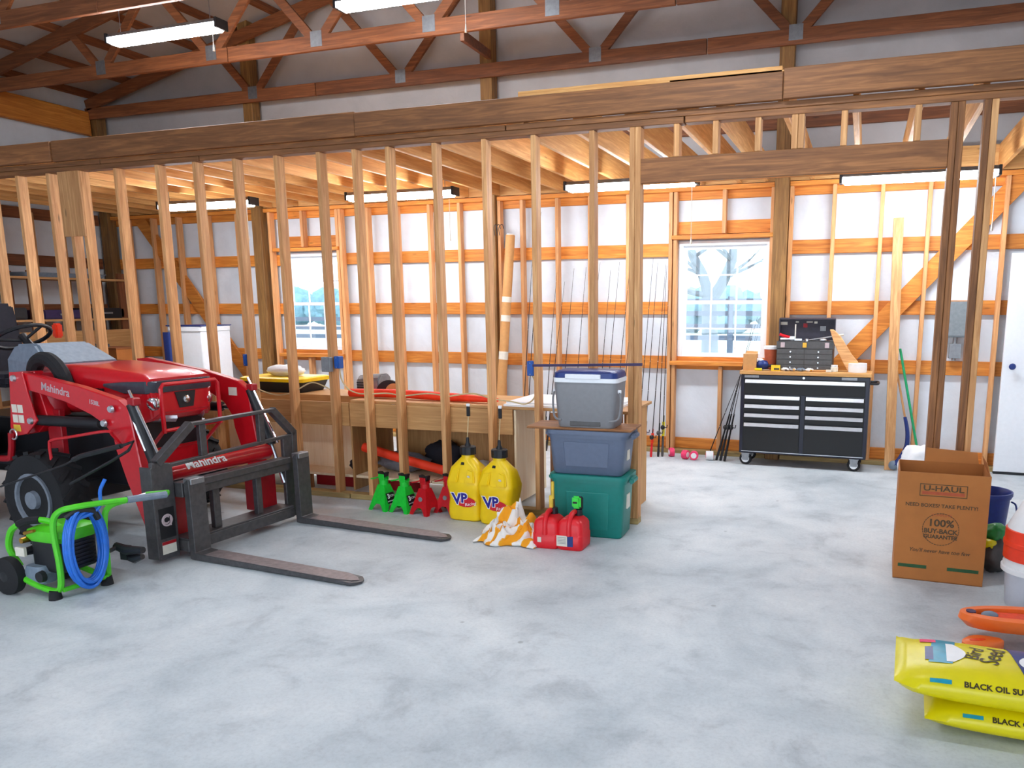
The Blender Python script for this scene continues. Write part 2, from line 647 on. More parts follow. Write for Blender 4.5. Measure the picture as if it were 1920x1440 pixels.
# ---- right wall and the front wall with its open garage door
wall_right = struct(MB().box((XR, YF, 0), (XR + .06, YB + .03, 4.4)).obj('wall_right', 'insul'))
mb = MB()
mb.box((XL, YF - .06, 0), (-6.2, YF, 4.2))
mb.box((-2.2, YF - .06, 0), (-1.6, YF, 4.2))
mb.box((1.6, YF - .06, 0), (XR, YF, 4.2))
mb.box((-6.2, YF - .06, 3.4), (-2.2, YF, 4.2))
mb.box((-1.6, YF - .06, 3.4), (1.6, YF, 4.2))
mb.prism([(XL, 4.2), (XR, 4.2), (XR, TC(XR) + .2), (-3.9, TC(-3.9) + .2), (XL, TC(XL) + .2)], 'y', YF - .06, YF)
struct(mb.obj('wall_front', 'insul'))

# ---- roof with purlins
mb = MB()
zt = .17
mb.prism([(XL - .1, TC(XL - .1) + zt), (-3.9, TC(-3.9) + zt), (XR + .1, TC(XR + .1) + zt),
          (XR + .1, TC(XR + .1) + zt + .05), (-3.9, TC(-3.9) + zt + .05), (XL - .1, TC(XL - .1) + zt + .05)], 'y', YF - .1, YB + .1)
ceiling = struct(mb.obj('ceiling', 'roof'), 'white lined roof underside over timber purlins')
sl_a = math.atan(.226)
for k in range(20):
    x = -9.75 + .6 * k
    if abs(x + 3.9) < .1:
        continue
    z = TC(x) + .117
    m = Matrix.Translation((x, 3.2, z)) @ Matrix.Rotation(-sl_a if x < -3.9 else sl_a, 4, 'Y')
    MB().boxm((.04, 10.3, .085), m).obj('purlin', 'truss_y', ceiling)


# ---- partition stud wall in the middle of the building
wall_mid = bpy.data.objects.new('wall_middle', None)
COL.objects.link(wall_mid)
struct(wall_mid, 'open timber stud wall without boards, loft above')
Y0, Y1 = 5.42, 5.51
for a, b in ((-9.84, -6.72), (-6.70, -4.0), (-3.99, -1.49)):
    MB().box((a, Y0, 0), (b, Y1, .045)).obj('bottom_plate', 'plate', wall_mid, bevel=.003)
for a, b in ((-9.84, -5.3), (-5.29, -1.2), (-1.19, 2.08)):
    MB().box((a, Y0, 2.785), (b, Y1, 2.826)).obj('top_plate', 'beam_x', wall_mid, bevel=.003)
for a, b in ((-9.84, -6.4), (-6.39, -2.5), (-2.49, 2.08)):
    MB().box((a, Y0, 2.828), (b, Y1, 2.868)).obj('top_plate', 'beam_x', wall_mid, bevel=.003)
sm = MB().box((-.019, Y0, .045), (.019, Y1, 2.784)).mesh('stud', 'stud_z', bevel=.003)
for x in (-9.4, -9.0, -8.6, -8.22, -7.83, -7.44, -7.05, -6.82, -6.235, -5.765, -5.355, -4.94, -4.525, -4.115, -3.785, -3.485, -3.085, -2.675, -2.285, -1.845):
    put(sm, 'stud', wall_mid, (x, 0, 0))
put(sm, 'stud', wall_mid, (-6.66, 0, 0))
put(sm, 'stud', wall_mid, (-1.553, 0, 0))
MB().box((-1.532, Y0, 0.045), (-1.492, Y1, 2.784)).obj('trimmer_stud', 'stud_z', wall_mid, bevel=.003)
MB().box((-6.90, Y0 - .02, 2.22), (-6.64, Y0 - .001, 2.784)).obj('nailing_board', 'stud_z', wall_mid, bevel=.003)
for a, b in ((.427, .465), (.467, .505), (.607, .645), (.647, .685), (1.06, 1.098)):  # second pair is one stud: shaded front and lit side painted as two
    MB().box((a, Y0, 0.0), (b, Y1, 2.784)).obj('trimmer_stud', 'beam_z' if a < .64 else 'stud_z', wall_mid, bevel=.003)
MB().box((-1.492, Y0, 2.415), (.426, Y0 + .04, 2.575)).obj('opening_header', 'beam_x', wall_mid, bevel=.003)
MB().box((-1.492, Y0 + .05, 2.415), (.426, Y1, 2.575)).obj('opening_header', 'girt_x', wall_mid, bevel=.003)
cm = MB().box((-.019, Y0, 2.576), (.019, Y1, 2.784)).mesh('cripple_stud', 'stud_z', bevel=.003)
for x in (-1.247, -.985, -.71, -.48, -.44, -.18, .247):
    put(cm, 'cripple_stud', wall_mid, (x, 0, 0))
jx = [XL + .06, -6.93, -3.74, -.555, 2.08]
for i, (a, b) in enumerate(zip(jx, jx[1:])):
    dy = (.0, .012, .004, -.012)[i]
    MB().box((a, 5.385 + dy, 2.872), (b - .006, 5.424 + dy, (3.045, 3.05, 3.04, 3.055)[i])).obj('rim_board', 'beam_x', wall_mid, bevel=.004)
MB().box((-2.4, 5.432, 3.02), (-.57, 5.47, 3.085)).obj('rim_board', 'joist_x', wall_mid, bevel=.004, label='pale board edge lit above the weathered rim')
MB().box((-1.3, 5.432, 3.05), (2.05, 5.47, 3.06)).obj('rim_board', 'joist_x', wall_mid)

# ---- storage loft: joists and deck sheets
loft = thing('storage_loft', 'timber loft of pine joists and decking over the back room', 'loft', (0, 5.5, 2.8))
jm = MB().box((-.019, .02, 0), (.019, 2.815, .225)).mesh('joist', 'joist_y', bevel=.003)
jxs = [-2.76 - .39 * k for k in range(18)] + [-2.38, -2.0, -1.62, -1.25, -.985, -.55, -.12, .26, .62, 1.1, 1.5]
for x in jxs:
    put(jm, 'joist', loft, (x, 0, 0))
MB().box((-9.8, 2.817, -.0), (2.05, 2.855, .225)).obj('ledger', 'joist_x', loft)
for k in range(6):
    a = -9.8 + 1.22 * k
    MB().box((a, .0, .227), (a + 1.215, 2.85, .243)).obj('deck_sheet', 'joist_x', loft)

# ---- windows
def window(n, w):
    x0, x1, z0, z1 = w
    r = bpy.data.objects.new('window_%d' % n, None)
    COL.objects.link(r)
    r.location = (0, 8.42, 0)
    struct(r, 'white vinyl window with twelve panes, ' + ('seen through the stud wall' if n == 1 else 'left of the tool chest'))
    mb = MB()
    for a in ((x0, -.03, z0, x0 + .04, .05, z1), (x1 - .04, -.03, z0, x1, .05, z1), (x0 + .04, -.03, z0, x1 - .04, .05, z0 + .04), (x0 + .04, -.03, z1 - .045, x1 - .04, .05, z1)):
        mb.box(a[:3], a[3:])
    mb.obj('window_frame', 'white', r)
    zm = (z0 + z1) / 2 - .01
    for s, (a, b, y) in enumerate(((z0 + .04, zm + .02, .0), (zm - .02, z1 - .045, .022))):
        mb = MB()
        t = .038
        X0, X1 = x0 + .04, x1 - .04
        mb.box((X0, y, a), (X0 + t, y + .022, b))
        mb.box((X1 - t, y, a), (X1, y + .022, b))
        mb.box((X0 + t, y, a), (X1 - t, y + .022, a + t))
        mb.box((X0 + t, y, b - t), (X1 - t, y + .022, b))
        mb.obj('sash', 'white', r)
        gx0, gx1, ga, gb = X0 + t, X1 - t, a + t, b - t
        for i in (1, 2):
            x = gx0 + (gx1 - gx0) * i / 3
            MB().box((x - .008, y + .004, ga), (x + .008, y + .018, gb)).obj('muntin', 'white', r)
        zc = (ga + gb) / 2
        MB().box((gx0, y + .005, zc - .008), (gx1, y + .017, zc + .008)).obj('muntin', 'white', r)
        for i in range(3):
            for (c, d) in ((ga, zc), (zc, gb)):
                xa = gx0 + (gx1 - gx0) * i / 3
                xb = gx0 + (gx1 - gx0) * (i + 1) / 3
                MB().box((xa + .001, y + .010, c + .001), (xb - .001, y + .012, d - .001)).obj('pane', 'glass', r)
    return r


window(1, W1)
window(2, W2)

# ---- open white door at the right
door = MB().box((0, 0, 0), (.80, .04, 2.03)).obj('door_1', 'white', None, bevel=.004)
struct(door, 'plain white door standing open at the right wall')
door.location = (1.245, 8.2, .02)
MB().lathe([(.012, 0), (.012, .03), (.026, .04), (.03, .055), (.022, .07), (.001, .072)], mat=Matrix.Translation((.075, 0, 1.005)) @ Matrix.Rotation(PI / 2, 4, 'X')).obj('door_knob', 'navy', door, True, label='dark blue round door knob')
MB().box((0.0, -.004, -.018), (.80, .044, .006)).obj('door_sweep', 'black', door)
for z in (.95, 1.95):
    MB().box((.79, -.008, z - .9), (.81, .0, z - .8)).obj('hinge', 'galv', door)

# ---- roof trusses, parallel to the back wall
def truss(y, vs, label):
    r = thing('roof_truss', label, 'truss', (0, y, 4.02), 0, 'roof trusses')
    for a, b in ((XL + .06, -6.2), (-6.19, -1.6), (-1.59, XR - .05)):
        MB().box((a, -.02, 0), (b, .02, .14)).obj('bottom_chord', 'truss_x', r, bevel=.003)
    for a, b in ((XL + .08, -3.9), (-3.9, XR - .08)):
        MB().bar((a, 0, TC(a) - 4.02), (b, 0, TC(b) - 4.02), .14, .04).obj('top_chord', 'truss_x', r, bevel=.003)
    for x0 in vs:
        for s in (-1, 1):
            x = x0 + s * .03
            z = .10
            while z < TC(x) - 4.02 - .03:
                x += s * .02
                z += .0215
            MB().bar((x0 + s * .03, 0, .09), (x, 0, z), .09, .036).obj('web', 'truss_x', r, bevel=.002)
        for yy in (-.023, .0205):
            MB().box((x0 - .065, yy, .035), (x0 + .065, yy + .0025, .175)).obj('gusset_plate', 'galv', r)
    return r


truss(8.215, (-7.1, -5.05, -2.75, -.75), 'red-brown timber truss against the gable wall, furthest back')
truss(6.85, (-7.9, -6.4, -5.12, -3.89, -2.68, -1.3), 'red-brown timber truss with grey gusset plates, second from the gable')
truss(5.40, (-7.4, -5.4, -3.0), 'red-brown timber truss directly above the stud wall, nearest one at upper left')
lb = MB().bar((-3.57, 6.86, 4.0), (-3.95, 8.2, 4.24), .09, .04).obj('lateral_brace', 'truss_y', None, bevel=.002)
tag(lb, 'short timber brace joining two roof trusses beside the middle post', 'brace')


# ---- shop lights
def shop_light(x0, y, z, label, cord=.25, hang=.3, chains=(-.5, .5), side=1):
    r = thing('shop_light', label, 'light', (x0 + .61, y, z), 0, 'hanging LED shop lights')
    mb = MB()
    mb.loft([[(-.61, -.07, .0), (-.61, -.045, .035), (-.61, .045, .035), (-.61, .07, .0)], [(.61, -.07, .0), (.61, -.045, .035), (.61, .045, .035), (.61, .07, .0)]])
    mb.obj('housing', 'galv', r, bevel=.002)
    MB().box((-.597, -.066, -.054), (.597, .066, -.001)).obj('diffuser', 'lamp', r, bevel=.02, label='glowing white diffuser')
    for s in (-1, 1):
        MB().box((s * .61 - .012, -.07, -.045), (s * .61 + .012, .07, .036)).obj('end_cap', 'black', r, bevel=.003)
    for q in chains:
        MB().cyl((q, 0, .035), (q, 0, (2.80 if z < 3 else TC(x0 + .61 + q) + .17) - z), .003, seg=6).obj('chain', 'galv', r)
    if cord:
        c = MB().cyl((side * .58, -.07, 0), (side * .58, -.07, -cord), .003, seg=6).obj('pull_cord', 'cord', r)
        MB().cyl((side * .58, -.07, -cord), (side * .58, -.07, -cord - .06), .004, .009, 8).obj('cord_pull', 'cord', c)
    return r


shop_light(-6.45, 5.72, 3.93, 'LED shop light hanging at upper left under the roof trusses', .17, .12)
shop_light(-4.21, 5.94, 4.03, 'LED shop light at the top edge, above the stud wall middle', .30, .1)
shop_light(-7.2, 6.8, 2.66, 'LED shop light under the loft, furthest left, over the tractor', .34, .10)
shop_light(-5.06, 7.14, 2.70, 'LED shop light under the loft, between the two windows', .42, .06)
shop_light(-2.665, 7.12, 2.68, 'LED shop light under the loft, above the grey cooler', .5, .08, (-.325, .435))
shop_light(-.248, 7.38, 2.66, 'LED shop light under the loft, furthest right, above the tool chest', .42, .1)
shop_light(-1.5, 3.9, 3.95, 'LED shop light above the open floor, out of frame on the right', .2, .1)  # unseen lamp added to brighten the middle floor
shop_light(-4.4, 1.2, 3.95, 'LED shop light behind the viewer, over the tractor side', .2, .1)  # unseen lamp added to brighten the near floor

# ================================================================== OUTSIDE
def field_mat():
    k = NT('winter_grass')
    tc = k.n.new('ShaderNodeTexCoord')
    f = k.noise(tc.outputs['Object'], .25, 6, .6)
    k.ln(k.ramp(f, [(.35, lin((170, 176, 160))), (.65, lin((206, 212, 204)))]), k.b.inputs['Base Color'])
    k.b.inputs['Roughness'].default_value = .9
    return k.m


M['field'] = field_mat()
M['bark'] = plain('grey_bark', (112, 122, 128), .9, var=.2, scale=4)
M['fencewood'] = plain('grey_fence_wood', (90, 98, 112), .85)
M['treegreen'] = plain('hazy_evergreen', (112, 146, 158), .9, var=.2, scale=3)  # crown colour with the distant haze mixed in
ground = struct(MB().box((-120, 8.6, -.9), (90, 160, -.5)).obj('ground', 'field'), 'pale winter pasture outside the windows')


def rail_fence(x0, n, y, zs, top, label):
    fe = thing('rail_fence', label, 'fence', (x0, y, -.5))
    for k in range(n):
        MB().box((2.5 * k - .07, -.07, 0), (2.5 * k + .07, .07, top + .5)).obj('fence_post', 'fencewood', fe)
        for z in zs:
            if k < n - 1:
                MB().box((2.5 * k + .071, -.03, z + .5 - .065), (2.5 * k + 2.429, .03, z + .5 + .065)).obj('fence_rail', 'fencewood', fe)


rail_fence(-21.5, 5, 22, (.6, .88, 1.16), 1.25, 'grey wooden rail fence seen through the left window')
rail_fence(-8.3, 4, 21, (.72, 1.02, 1.36, 1.68), 1.8, 'grey four-rail fence seen through the right window behind the tree')


def bare_tree(loc, label, seed):
    rng = random.Random(seed)
    r = thing('bare_tree', label, 'tree', loc)
    MB().tube(smooth_path([(.02, 0, -.1), (0, 0, .5), (-.02, 0, 1.4), (-.05, 0, 2.3)], 4), [.30, .29, .28, .27, .26, .25, .24, .23, .22, .22, .22, .22, .22], 12).obj('trunk', 'bark', r, True)
    br = MB()

    def grow(p, d, L, rad, dep):
        p = Vector(p)
        pts, rads = [p], [rad]
        for i in range(3):
            d = (d + Vector((rng.uniform(-.3, .3), rng.uniform(-.3, .3), rng.uniform(-.1, .2)))).normalized()
            p = p + d * L / 3
            pts.append(p)
            rads.append(rad * (1 - .18 * (i + 1)))
        br.tube(pts, rads, 6 if dep < 2 else 4)
        if dep < 4:
            for k in range(3):
                nd = (d + Vector((rng.uniform(-.9, .9), rng.uniform(-.9, .9), rng.uniform(-.5, .6)))).normalized()
                grow(pts[-1 - (k == 2)], nd, L * .7, rads[-1] * .66, dep + 1)
    for pts, r0 in (([(-.05, 0, 2.2), (-.25, 0, 2.9), (-.62, .1, 3.6), (-.7, .1, 4.6)], .16), ([(0, 0, 2.2), (.35, .05, 2.8), (.58, .1, 3.5), (.62, .2, 4.6)], .17), ([(-.05, 0, 2.35), (-.6, -.1, 2.45), (-1.3, -.1, 2.75)], .09)):
        P = smooth_path(pts, 4)
        br.tube(P, [r0 * (1 - .35 * i / len(P)) for i in range(len(P))], 10)
        for t in (.35, .6, .8, 1.0):
            q = P[min(len(P) - 1, int(t * len(P)))]
            for k in range(2):
                grow(q, Vector((rng.uniform(-1, 1), rng.uniform(-1, 1), rng.uniform(.0, .7))).normalized(), 1.2, r0 * .38, 1)
    br.obj('branches', 'bark', r, True)


bare_tree((-4.1, 22.5, -.5), 'large bare spreading tree outside the right window', 3)


def bush_tree(loc, r0, label, seed):
    rng = random.Random(seed)
    t = thing('evergreen_tree', label, 'tree', loc, 0, 'distant trees beyond the pasture')
    MB().cyl((0, 0, 0), (0, 0, r0), r0 * .1, seg=8).obj('trunk', 'bark', t, True)
    mb = MB()
    for k in range(9):
        c = (rng.uniform(-.55, .55) * r0, rng.uniform(-.2, .2) * r0, r0 * rng.uniform(.35, 1.2))
        mb.ball(c, r0 * rng.uniform(.4, .62), 14, 10, lambda n: 1 + .25 * mnoise.noise(n * 3 + Vector(c)))
    mb.obj('crown', 'treegreen', t, True)


OR = ('first', 'second', 'third', 'fourth')
for i in range(4):
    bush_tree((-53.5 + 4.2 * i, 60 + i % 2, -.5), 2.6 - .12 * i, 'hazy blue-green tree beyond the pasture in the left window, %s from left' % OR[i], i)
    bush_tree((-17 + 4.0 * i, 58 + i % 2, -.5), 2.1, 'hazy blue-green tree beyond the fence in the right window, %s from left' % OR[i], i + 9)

# ================================================================== TRACTOR (local: x forward, y left, origin between the fork heels)
TR = (-4.0, 4.19, 0)
TA = math.radians(-4)
tr = thing('tractor', 'red compact tractor with front loader arms, parked at the left by the stud wall', 'tractor', TR, TA)


def tire(r, w, lugs, lugd, name, c):
    mb = MB()
    prof = [(r * .52, -w * .42), (r * .78, -w * .5), (r * .93, -w * .46), (r * .965, -w * .3), (r * .965, w * .3), (r * .93, w * .46), (r * .78, w * .5), (r * .52, w * .42)]
    m = Matrix.Translation(c) @ Matrix.Rotation(PI / 2, 4, 'X')
    mb.lathe(prof, seg=32, mat=m)
    for i in range(lugs):
        for s in (-1, 1):
            a = 2 * PI * (i + (.5 if s > 0 else 0)) / lugs
            q = m @ Matrix.Rotation(a, 4, 'Z') @ Matrix.Translation((r * .965, 0, s * w * .24)) @ Matrix.Rotation(s * .7, 4, 'X')
            mb.boxm((lugd * 2, r * .09, w * .52), q)
    return mb.obj(name, 'rubber', tr, True, ang=40)


def wheel(c, r, w, lugs):
    t = tire(r, w, lugs, r * .035, 'tire', c)
    s = -1 if c[1] < 0 else 1
    m = Matrix.Translation((c[0], c[1] + s * w * .36, c[2])) @ Matrix.Rotation(PI / 2 * (1 if s < 0 else -1), 4, 'X')
    MB().lathe([(r * .55, -.04), (r * .56, .03), (r * .5, .03), (r * .46, -.01), (r * .2, .0), (r * .18, .04), (.001, .045)], mat=m, seg=24).obj('rim', 'rim', t, True)


wheel((-2.42, -.60, .55), .55, .27, 18)
wheel((-2.42, .60, .55), .55, .27, 18)
wheel((-1.13, -.565, .325), .325, .2, 16)
wheel((-1.13, .565, .325), .325, .2, 16)
mb = MB()
mb.box((-2.6, -.2, .35), (-.62, .2, .78))
mb.box((-1.21, -.46, .26), (-1.05, .46, .4))
mb.box((-2.5, -.46, .45), (-2.34, .46, .65))
mb.box((-.98, -.24, .6), (-.55, .24, .92))
mb.obj('chassis', 'black', tr, bevel=.01)
# hood
secs = []
for x, hw, z0, z1, r in ((-1.50, .30, .84, 1.185, .07), (-1.2, .305, .86, 1.20, .08), (-.9, .30, .90, 1.185, .08), (-.66, .285, .93, 1.165, .08), (-.52, .27, .98, 1.15, .07), (-.46, .255, 1.06, 1.12, .03)):
    lp = [(x, p[0], p[1]) for p in [(q[0], q[1]) for q in rrect(0, (z0 + z1) / 2, hw, (z1 - z0) / 2, min(r, (z1 - z0) / 2 - .001), 0, 4)]]
    secs.append(lp)
MB().loft(secs).obj('hood', 'red', tr, True, ang=50)
mb = MB()
secs = []
for x, hw, z0, z1 in ((-.82, .304, 1.06, 1.085), (-.64, .297, 1.02, 1.10), (-.47, .266, 1.02, 1.105), (-.432, .21, 1.025, 1.10)):
    secs.append([(x, p[0], p[1]) for p in rrect(0, (z0 + z1) / 2, hw, (z1 - z0) / 2, .012, 0, 2)])
mb.loft(secs).obj('headlight_band', 'visor', tr, True, label='smoky grey band under the hood lip')
# grille / nose
nose = MB()
secs = []
for x, w0, w1, z0, z1 in ((-.62, .26, .27, .80, 1.05), (-.46, .235, .25, .84, 1.045), (-.425, .19, .22, .88, 1.03)):
    secs.append([(x, -w0, z0), (x, w0, z0), (x, w1, z1), (x, -w1, z1)])
nose.loft(secs).obj('nose', 'red', tr, bevel=.012, bseg=2)
gr = MB().prism([(-.08, 1.02), (.085, 1.02), (.06, .91), (-.05, .91)], 'x', -.43, -.418).obj('grille', 'black', tr)
MB().lathe([(.028, 0), (.026, .008), (.016, .013), (.001, .014)], mat=Matrix.Translation((-.418, .004, .965)) @ Matrix.Rotation(PI / 2, 4, 'Y'), seg=16).obj('badge', 'chrome', gr, True)
for s in (-1, 1):
    MB().ball((-.47, s * .205, .955), (.05, .05, .06), 14, 8).obj('headlight', 'chrome', tr, True)
    MB().loft([[(-.56, s * .20, .82), (-.40, s * .11, .82), (-.38, s * .11, .845), (-.56, s * .27, .85)], [(-.56, s * .20, .84), (-.40, s * .11, .84), (-.38, s * .11, .865), (-.56, s * .27, .875)]]).obj('chin_trim', 'alu', tr)
mb = MB()
for k in range(5):
    mb.box((-1.05 + .05 * k, -.312, .95), (-1.02 + .05 * k, -.30, 1.05))
mb.obj('side_vent', 'black', tr)
MB().box((-.62, -.25, .50), (-.52, .25, .635)).obj('front_bumper', 'red', tr, bevel=.015, bseg=2)
MB().box((-.60, -.24, .44), (-.54, .24, .498)).obj('bumper_rail', 'black', tr)
# bull bar
g = MB()
gx = -.36
P = [(gx, -.235, .76), (gx, -.235, 1.06), (gx, -.215, 1.085), (gx, .205, 1.085), (gx, .225, 1.06), (gx, .225, .77)]
g.tube(P, .014, 8)
g.tube([(gx, -.235, .775), (gx, .225, .785)], .013, 8)
g.tube([(gx, -.235, .78), (-.56, -.235, .60)], .013, 8)
g.tube([(gx, .225, .78), (-.56, .225, .60)], .013, 8)
g.obj('bull_bar', 'red', tr, True)
# dash, steering, seat, lamps
mb = MB()
mb.loft([[(-2.02, -.2, .9), (-2.02, .2, .9), (-1.42, .26, .9), (-1.42, -.26, .9)], [(-1.98, -.21, 1.22), (-1.98, .21, 1.22), (-1.40, .27, 1.19), (-1.40, -.27, 1.19)],
         [(-1.90, -.19, 1.325), (-1.90, .19, 1.325), (-1.64, .2, 1.335), (-1.64, -.2, 1.335)]])
mb.obj('dash', 'dashgrey', tr, bevel=.02, bseg=2)
sw = Matrix.Translation((-2.10, 0, 1.37)) @ Matrix.Rotation(-.5, 4, 'Y')
mb = MB()
mb.tube([sw @ Vector((.19 * math.cos(t), .19 * math.sin(t), 0)) for t in [2 * PI * i / 24 for i in range(24)]], .015, 8, True)
for a in (.3, 2.4, 4.5):
    mb.tube([sw @ Vector((0, 0, -.03)), sw @ Vector((.18 * math.cos(a), .18 * math.sin(a), 0))], .011, 6)
mb.cyl(sw @ Vector((0, 0, .01)), sw @ Vector((.1, 0, -.28)), .03, .03, 10)
mb.obj('steering_wheel', 'black', tr, True)
MB().box((-2.42, -.24, 1.0), (-2.0, .24, 1.1)).obj('seat', 'blackcloth', tr, bevel=.03, bseg=2)
MB().bar((-2.46, 0, 1.05), (-2.58, 0, 1.62), .46, .1, (0, 1, 0)).obj('backrest', 'blackcloth', tr, bevel=.03, bseg=2)
mb = MB()
for s in (-1, 1):
    mb.box((-2.80, s * .45 - .035, .7), (-2.72, s * .45 + .035, 1.22))
    mb.box((-3.45, s * .45 - .03, 1.15), (-2.801, s * .45 + .03, 1.21))
mb.box((-3.52, -.485, 1.15), (-3.451, .485, 1.21))
mb.obj('roll_bar', 'black', tr, bevel=.008)
for s in (-1, 1):
    MB().box((-2.42, s * .46 - .03, 1.34), (-2.36, s * .46 + .03, 1.46)).obj('turn_signal', 'orange', tr, bevel=.012, bseg=2, label='orange turn signal lamp')
    f = MB()
    arc = [(-2.42 + .64 * math.cos(a), .55 + .62 * math.sin(a)) for a in [PI * (.08 + .1 * i) for i in range(9)]]
    f.loft([[(x, s * .45, z), (x, s * .74, z), (x, s * .74, z + .02), (x, s * .45, z + .02)] for x, z in arc])
    f.obj('fender', 'red', tr, True)
    MB().box((-1.95, s * .34 - .16, .50), (-1.35, s * .34 + .12, .53)).obj('foot_plate', 'black', tr, bevel=.005)
MB().tube(smooth_path([(-1.44, -.36, 1.02), (-1.43, -.36, 1.16), (-1.36, -.36, 1.235), (-1.25, -.36, 1.235), (-1.17, -.35, 1.16), (-1.1, -.34, 1.0)], 5), .05, 10).obj('air_hose', 'rubber', tr, True)
MB().lathe([(.09, .85), (.09, 1.12), (.06, 1.15), (.001, 1.16)], c=(-1.3, -.33, 0), seg=14).obj('air_filter', 'darkred', tr, True)

# loader arms and towers (both sides)
ARM = [(-1.47, 1.155), (-1.36, 1.165), (-1.13, 1.135), (-.76, 1.085), (-.41, 1.015), (-.315, .955), (-.285, .76), (-.195, .215), (-.20, .17), (-.255, .145), (-.31, .27), (-.40, .48),
       (-.475, .69), (-.49, .785), (-.565, .85), (-.68, .905), (-.93, .98), (-1.22, 1.03), (-1.40, 1.06)]
TOW = [(-1.44, 1.16), (-1.30, 1.165), (-1.275, 1.05), (-1.22, .87), (-1.20, .84), (-1.33, .74), (-1.47, .715), (-1.50, .78), (-1.47, .93)]
for s in (-1, 1):
    ym = .48 * s
    arm = MB().prism([(p[0], p[1] + (.035 if s > 0 and p[1] > .8 else 0)) for p in ARM], 'y', ym - .03, ym + .03).obj('loader_arm', 'red', tr, bevel=.006)
    yo = ym + s * .031
    tw = MB().prism(TOW, 'y', ym - s * .034, ym - s * .10).obj('loader_tower', 'red', tr, bevel=.005)
    MB().prism([(p[0] - .0, p[1]) for p in TOW], 'y', ym + s * .032, ym + s * .045).obj('loader_tower', 'red', tr, bevel=.003)
    MB().box((-1.3, ym - s * .1 - .02, .35), (-1.16, ym - s * .1 + .02, .9)).obj('tower_brace', 'darkred', tr, bevel=.004)
    # lift cylinder
    cy = MB().cyl((-1.27, ym - s * .0, .835), (-.62, ym, .845), .036, seg=14).obj('lift_cylinder', 'black', tr, True)
    MB().cyl((-.62, ym, .845), (-.53, ym, .846), .018, seg=10).obj('piston_rod', 'chrome', cy, True)
    for (x, z) in ((-1.265, .835), (-.53, .86), (-1.39, 1.12), (-.45, .955)):
        MB().cyl((x, ym + s * .046, z), (x, ym + s * .062, z), .025, .02, 12).obj('pivot_pin', 'alu', tr, True)
    # tilt cylinder and rods
    tc = MB().cyl((-.32, ym, .985), (-.15, ym, .58), .034, seg=14).obj('tilt_cylinder', 'black', tr, True)
    MB().cyl((-.16, ym, .61), (-.05, ym, .30), .016, seg=10).obj('piston_rod', 'chrome', tc, True)
    MB().cyl((-.335, ym + s * .0 - .0, 1.075), (-.085, ym, .60), .009, seg=8).obj('indicator_rod', 'chrome', tr, True)
    MB().tube(smooth_path([(-.30, ym + s * .02, .9), (-.24, ym + s * .04, .82), (-.2, ym + s * .03, .70)]), .008, 6).obj('hydraulic_line', 'alu', tr, True)
    MB().box((-.33, ym - .028, .98), (-.27, ym + .028, 1.03)).obj('cylinder_clevis', 'darkred', tr, bevel=.006)
MB().cyl((-.17, -.45, .535), (-.17, .45, .535), .055, seg=20).obj('torque_tube', 'red', tr, True)
MB().box((-.24, .28, .12), (-.1, .45, .42)).obj('quick_hitch', 'darkred', tr, bevel=.008)
MB().box((-.24, -.45, .12), (-.1, -.30, .42)).obj('quick_hitch', 'darkred', tr, bevel=.008)
# lettering
yn = -.48 - .0312
sl = math.atan2(-.05, .33)
sl = -.135
RF = lambda x, z: Matrix.Translation((x, yn, z)) @ Matrix.Rotation(-sl * -1, 4, 'Y') if False else Matrix.Translation((x, yn, z)) @ Matrix.Rotation(.14, 4, 'Y') @ FRONT
text('Mahindra', .075, 'lettering', 'stickgrey', tr, RF(-1.0, 1.055), sx=1.0, bold=.001)
text('1538L', .04, 'lettering', 'stickgrey', tr, RF(-.63, .985), bold=.001)
mt = Matrix.Translation((-.17 + .047, -.13, .535 + .032)) @ Matrix.Rotation(PI / 2, 4, 'Z') @ Matrix.Rotation(.97, 4, 'X')
text('Mahindra', .082, 'lettering', 'inkwhite', tr, mt, sx=1.05, bold=.002)
ys = -.48 - .0455
for i in range(2):
    for j in range(2):
        MB().box((-1.455 + .062 * i, ys - .0015, .885 - .07 * j), (-1.40 + .062 * i, ys, .94 - .07 * j)).obj('warning_sticker', 'sticker', tr)
MB().box((-1.46, ys - .0015, .755), (-1.385, ys, .80)).obj('warning_sticker', 'stickyellow', tr, label='yellow sticker')
MB().torus((-1.44, ys - .02, .735), .035, .006, 'y', 16, 6).obj('retaining_ring', 'alu', tr, True)
MB().box((-.50, .445, .94), (-.42, .4485, 1.0)).obj('warning_sticker', 'sticker', tr)
# red step tubes beside the front wheel
MB().tube(smooth_path([(-.985, -.60, .60), (-.985, -.60, .70), (-.95, -.60, .735), (-.75, -.60, .77), (-.42, -.6, .825), (-.39, -.58, .80), (-.40, -.52, .72)], 5), .010, 8).obj('hose_guard', 'red', tr, True)
MB().tube(smooth_path([(-1.47, -.54, .74), (-1.50, -.54, .60), (-1.56, -.54, .555), (-1.9, -.54, .55)], 5), .022, 8).obj('step_tube', 'darkred', tr, True)

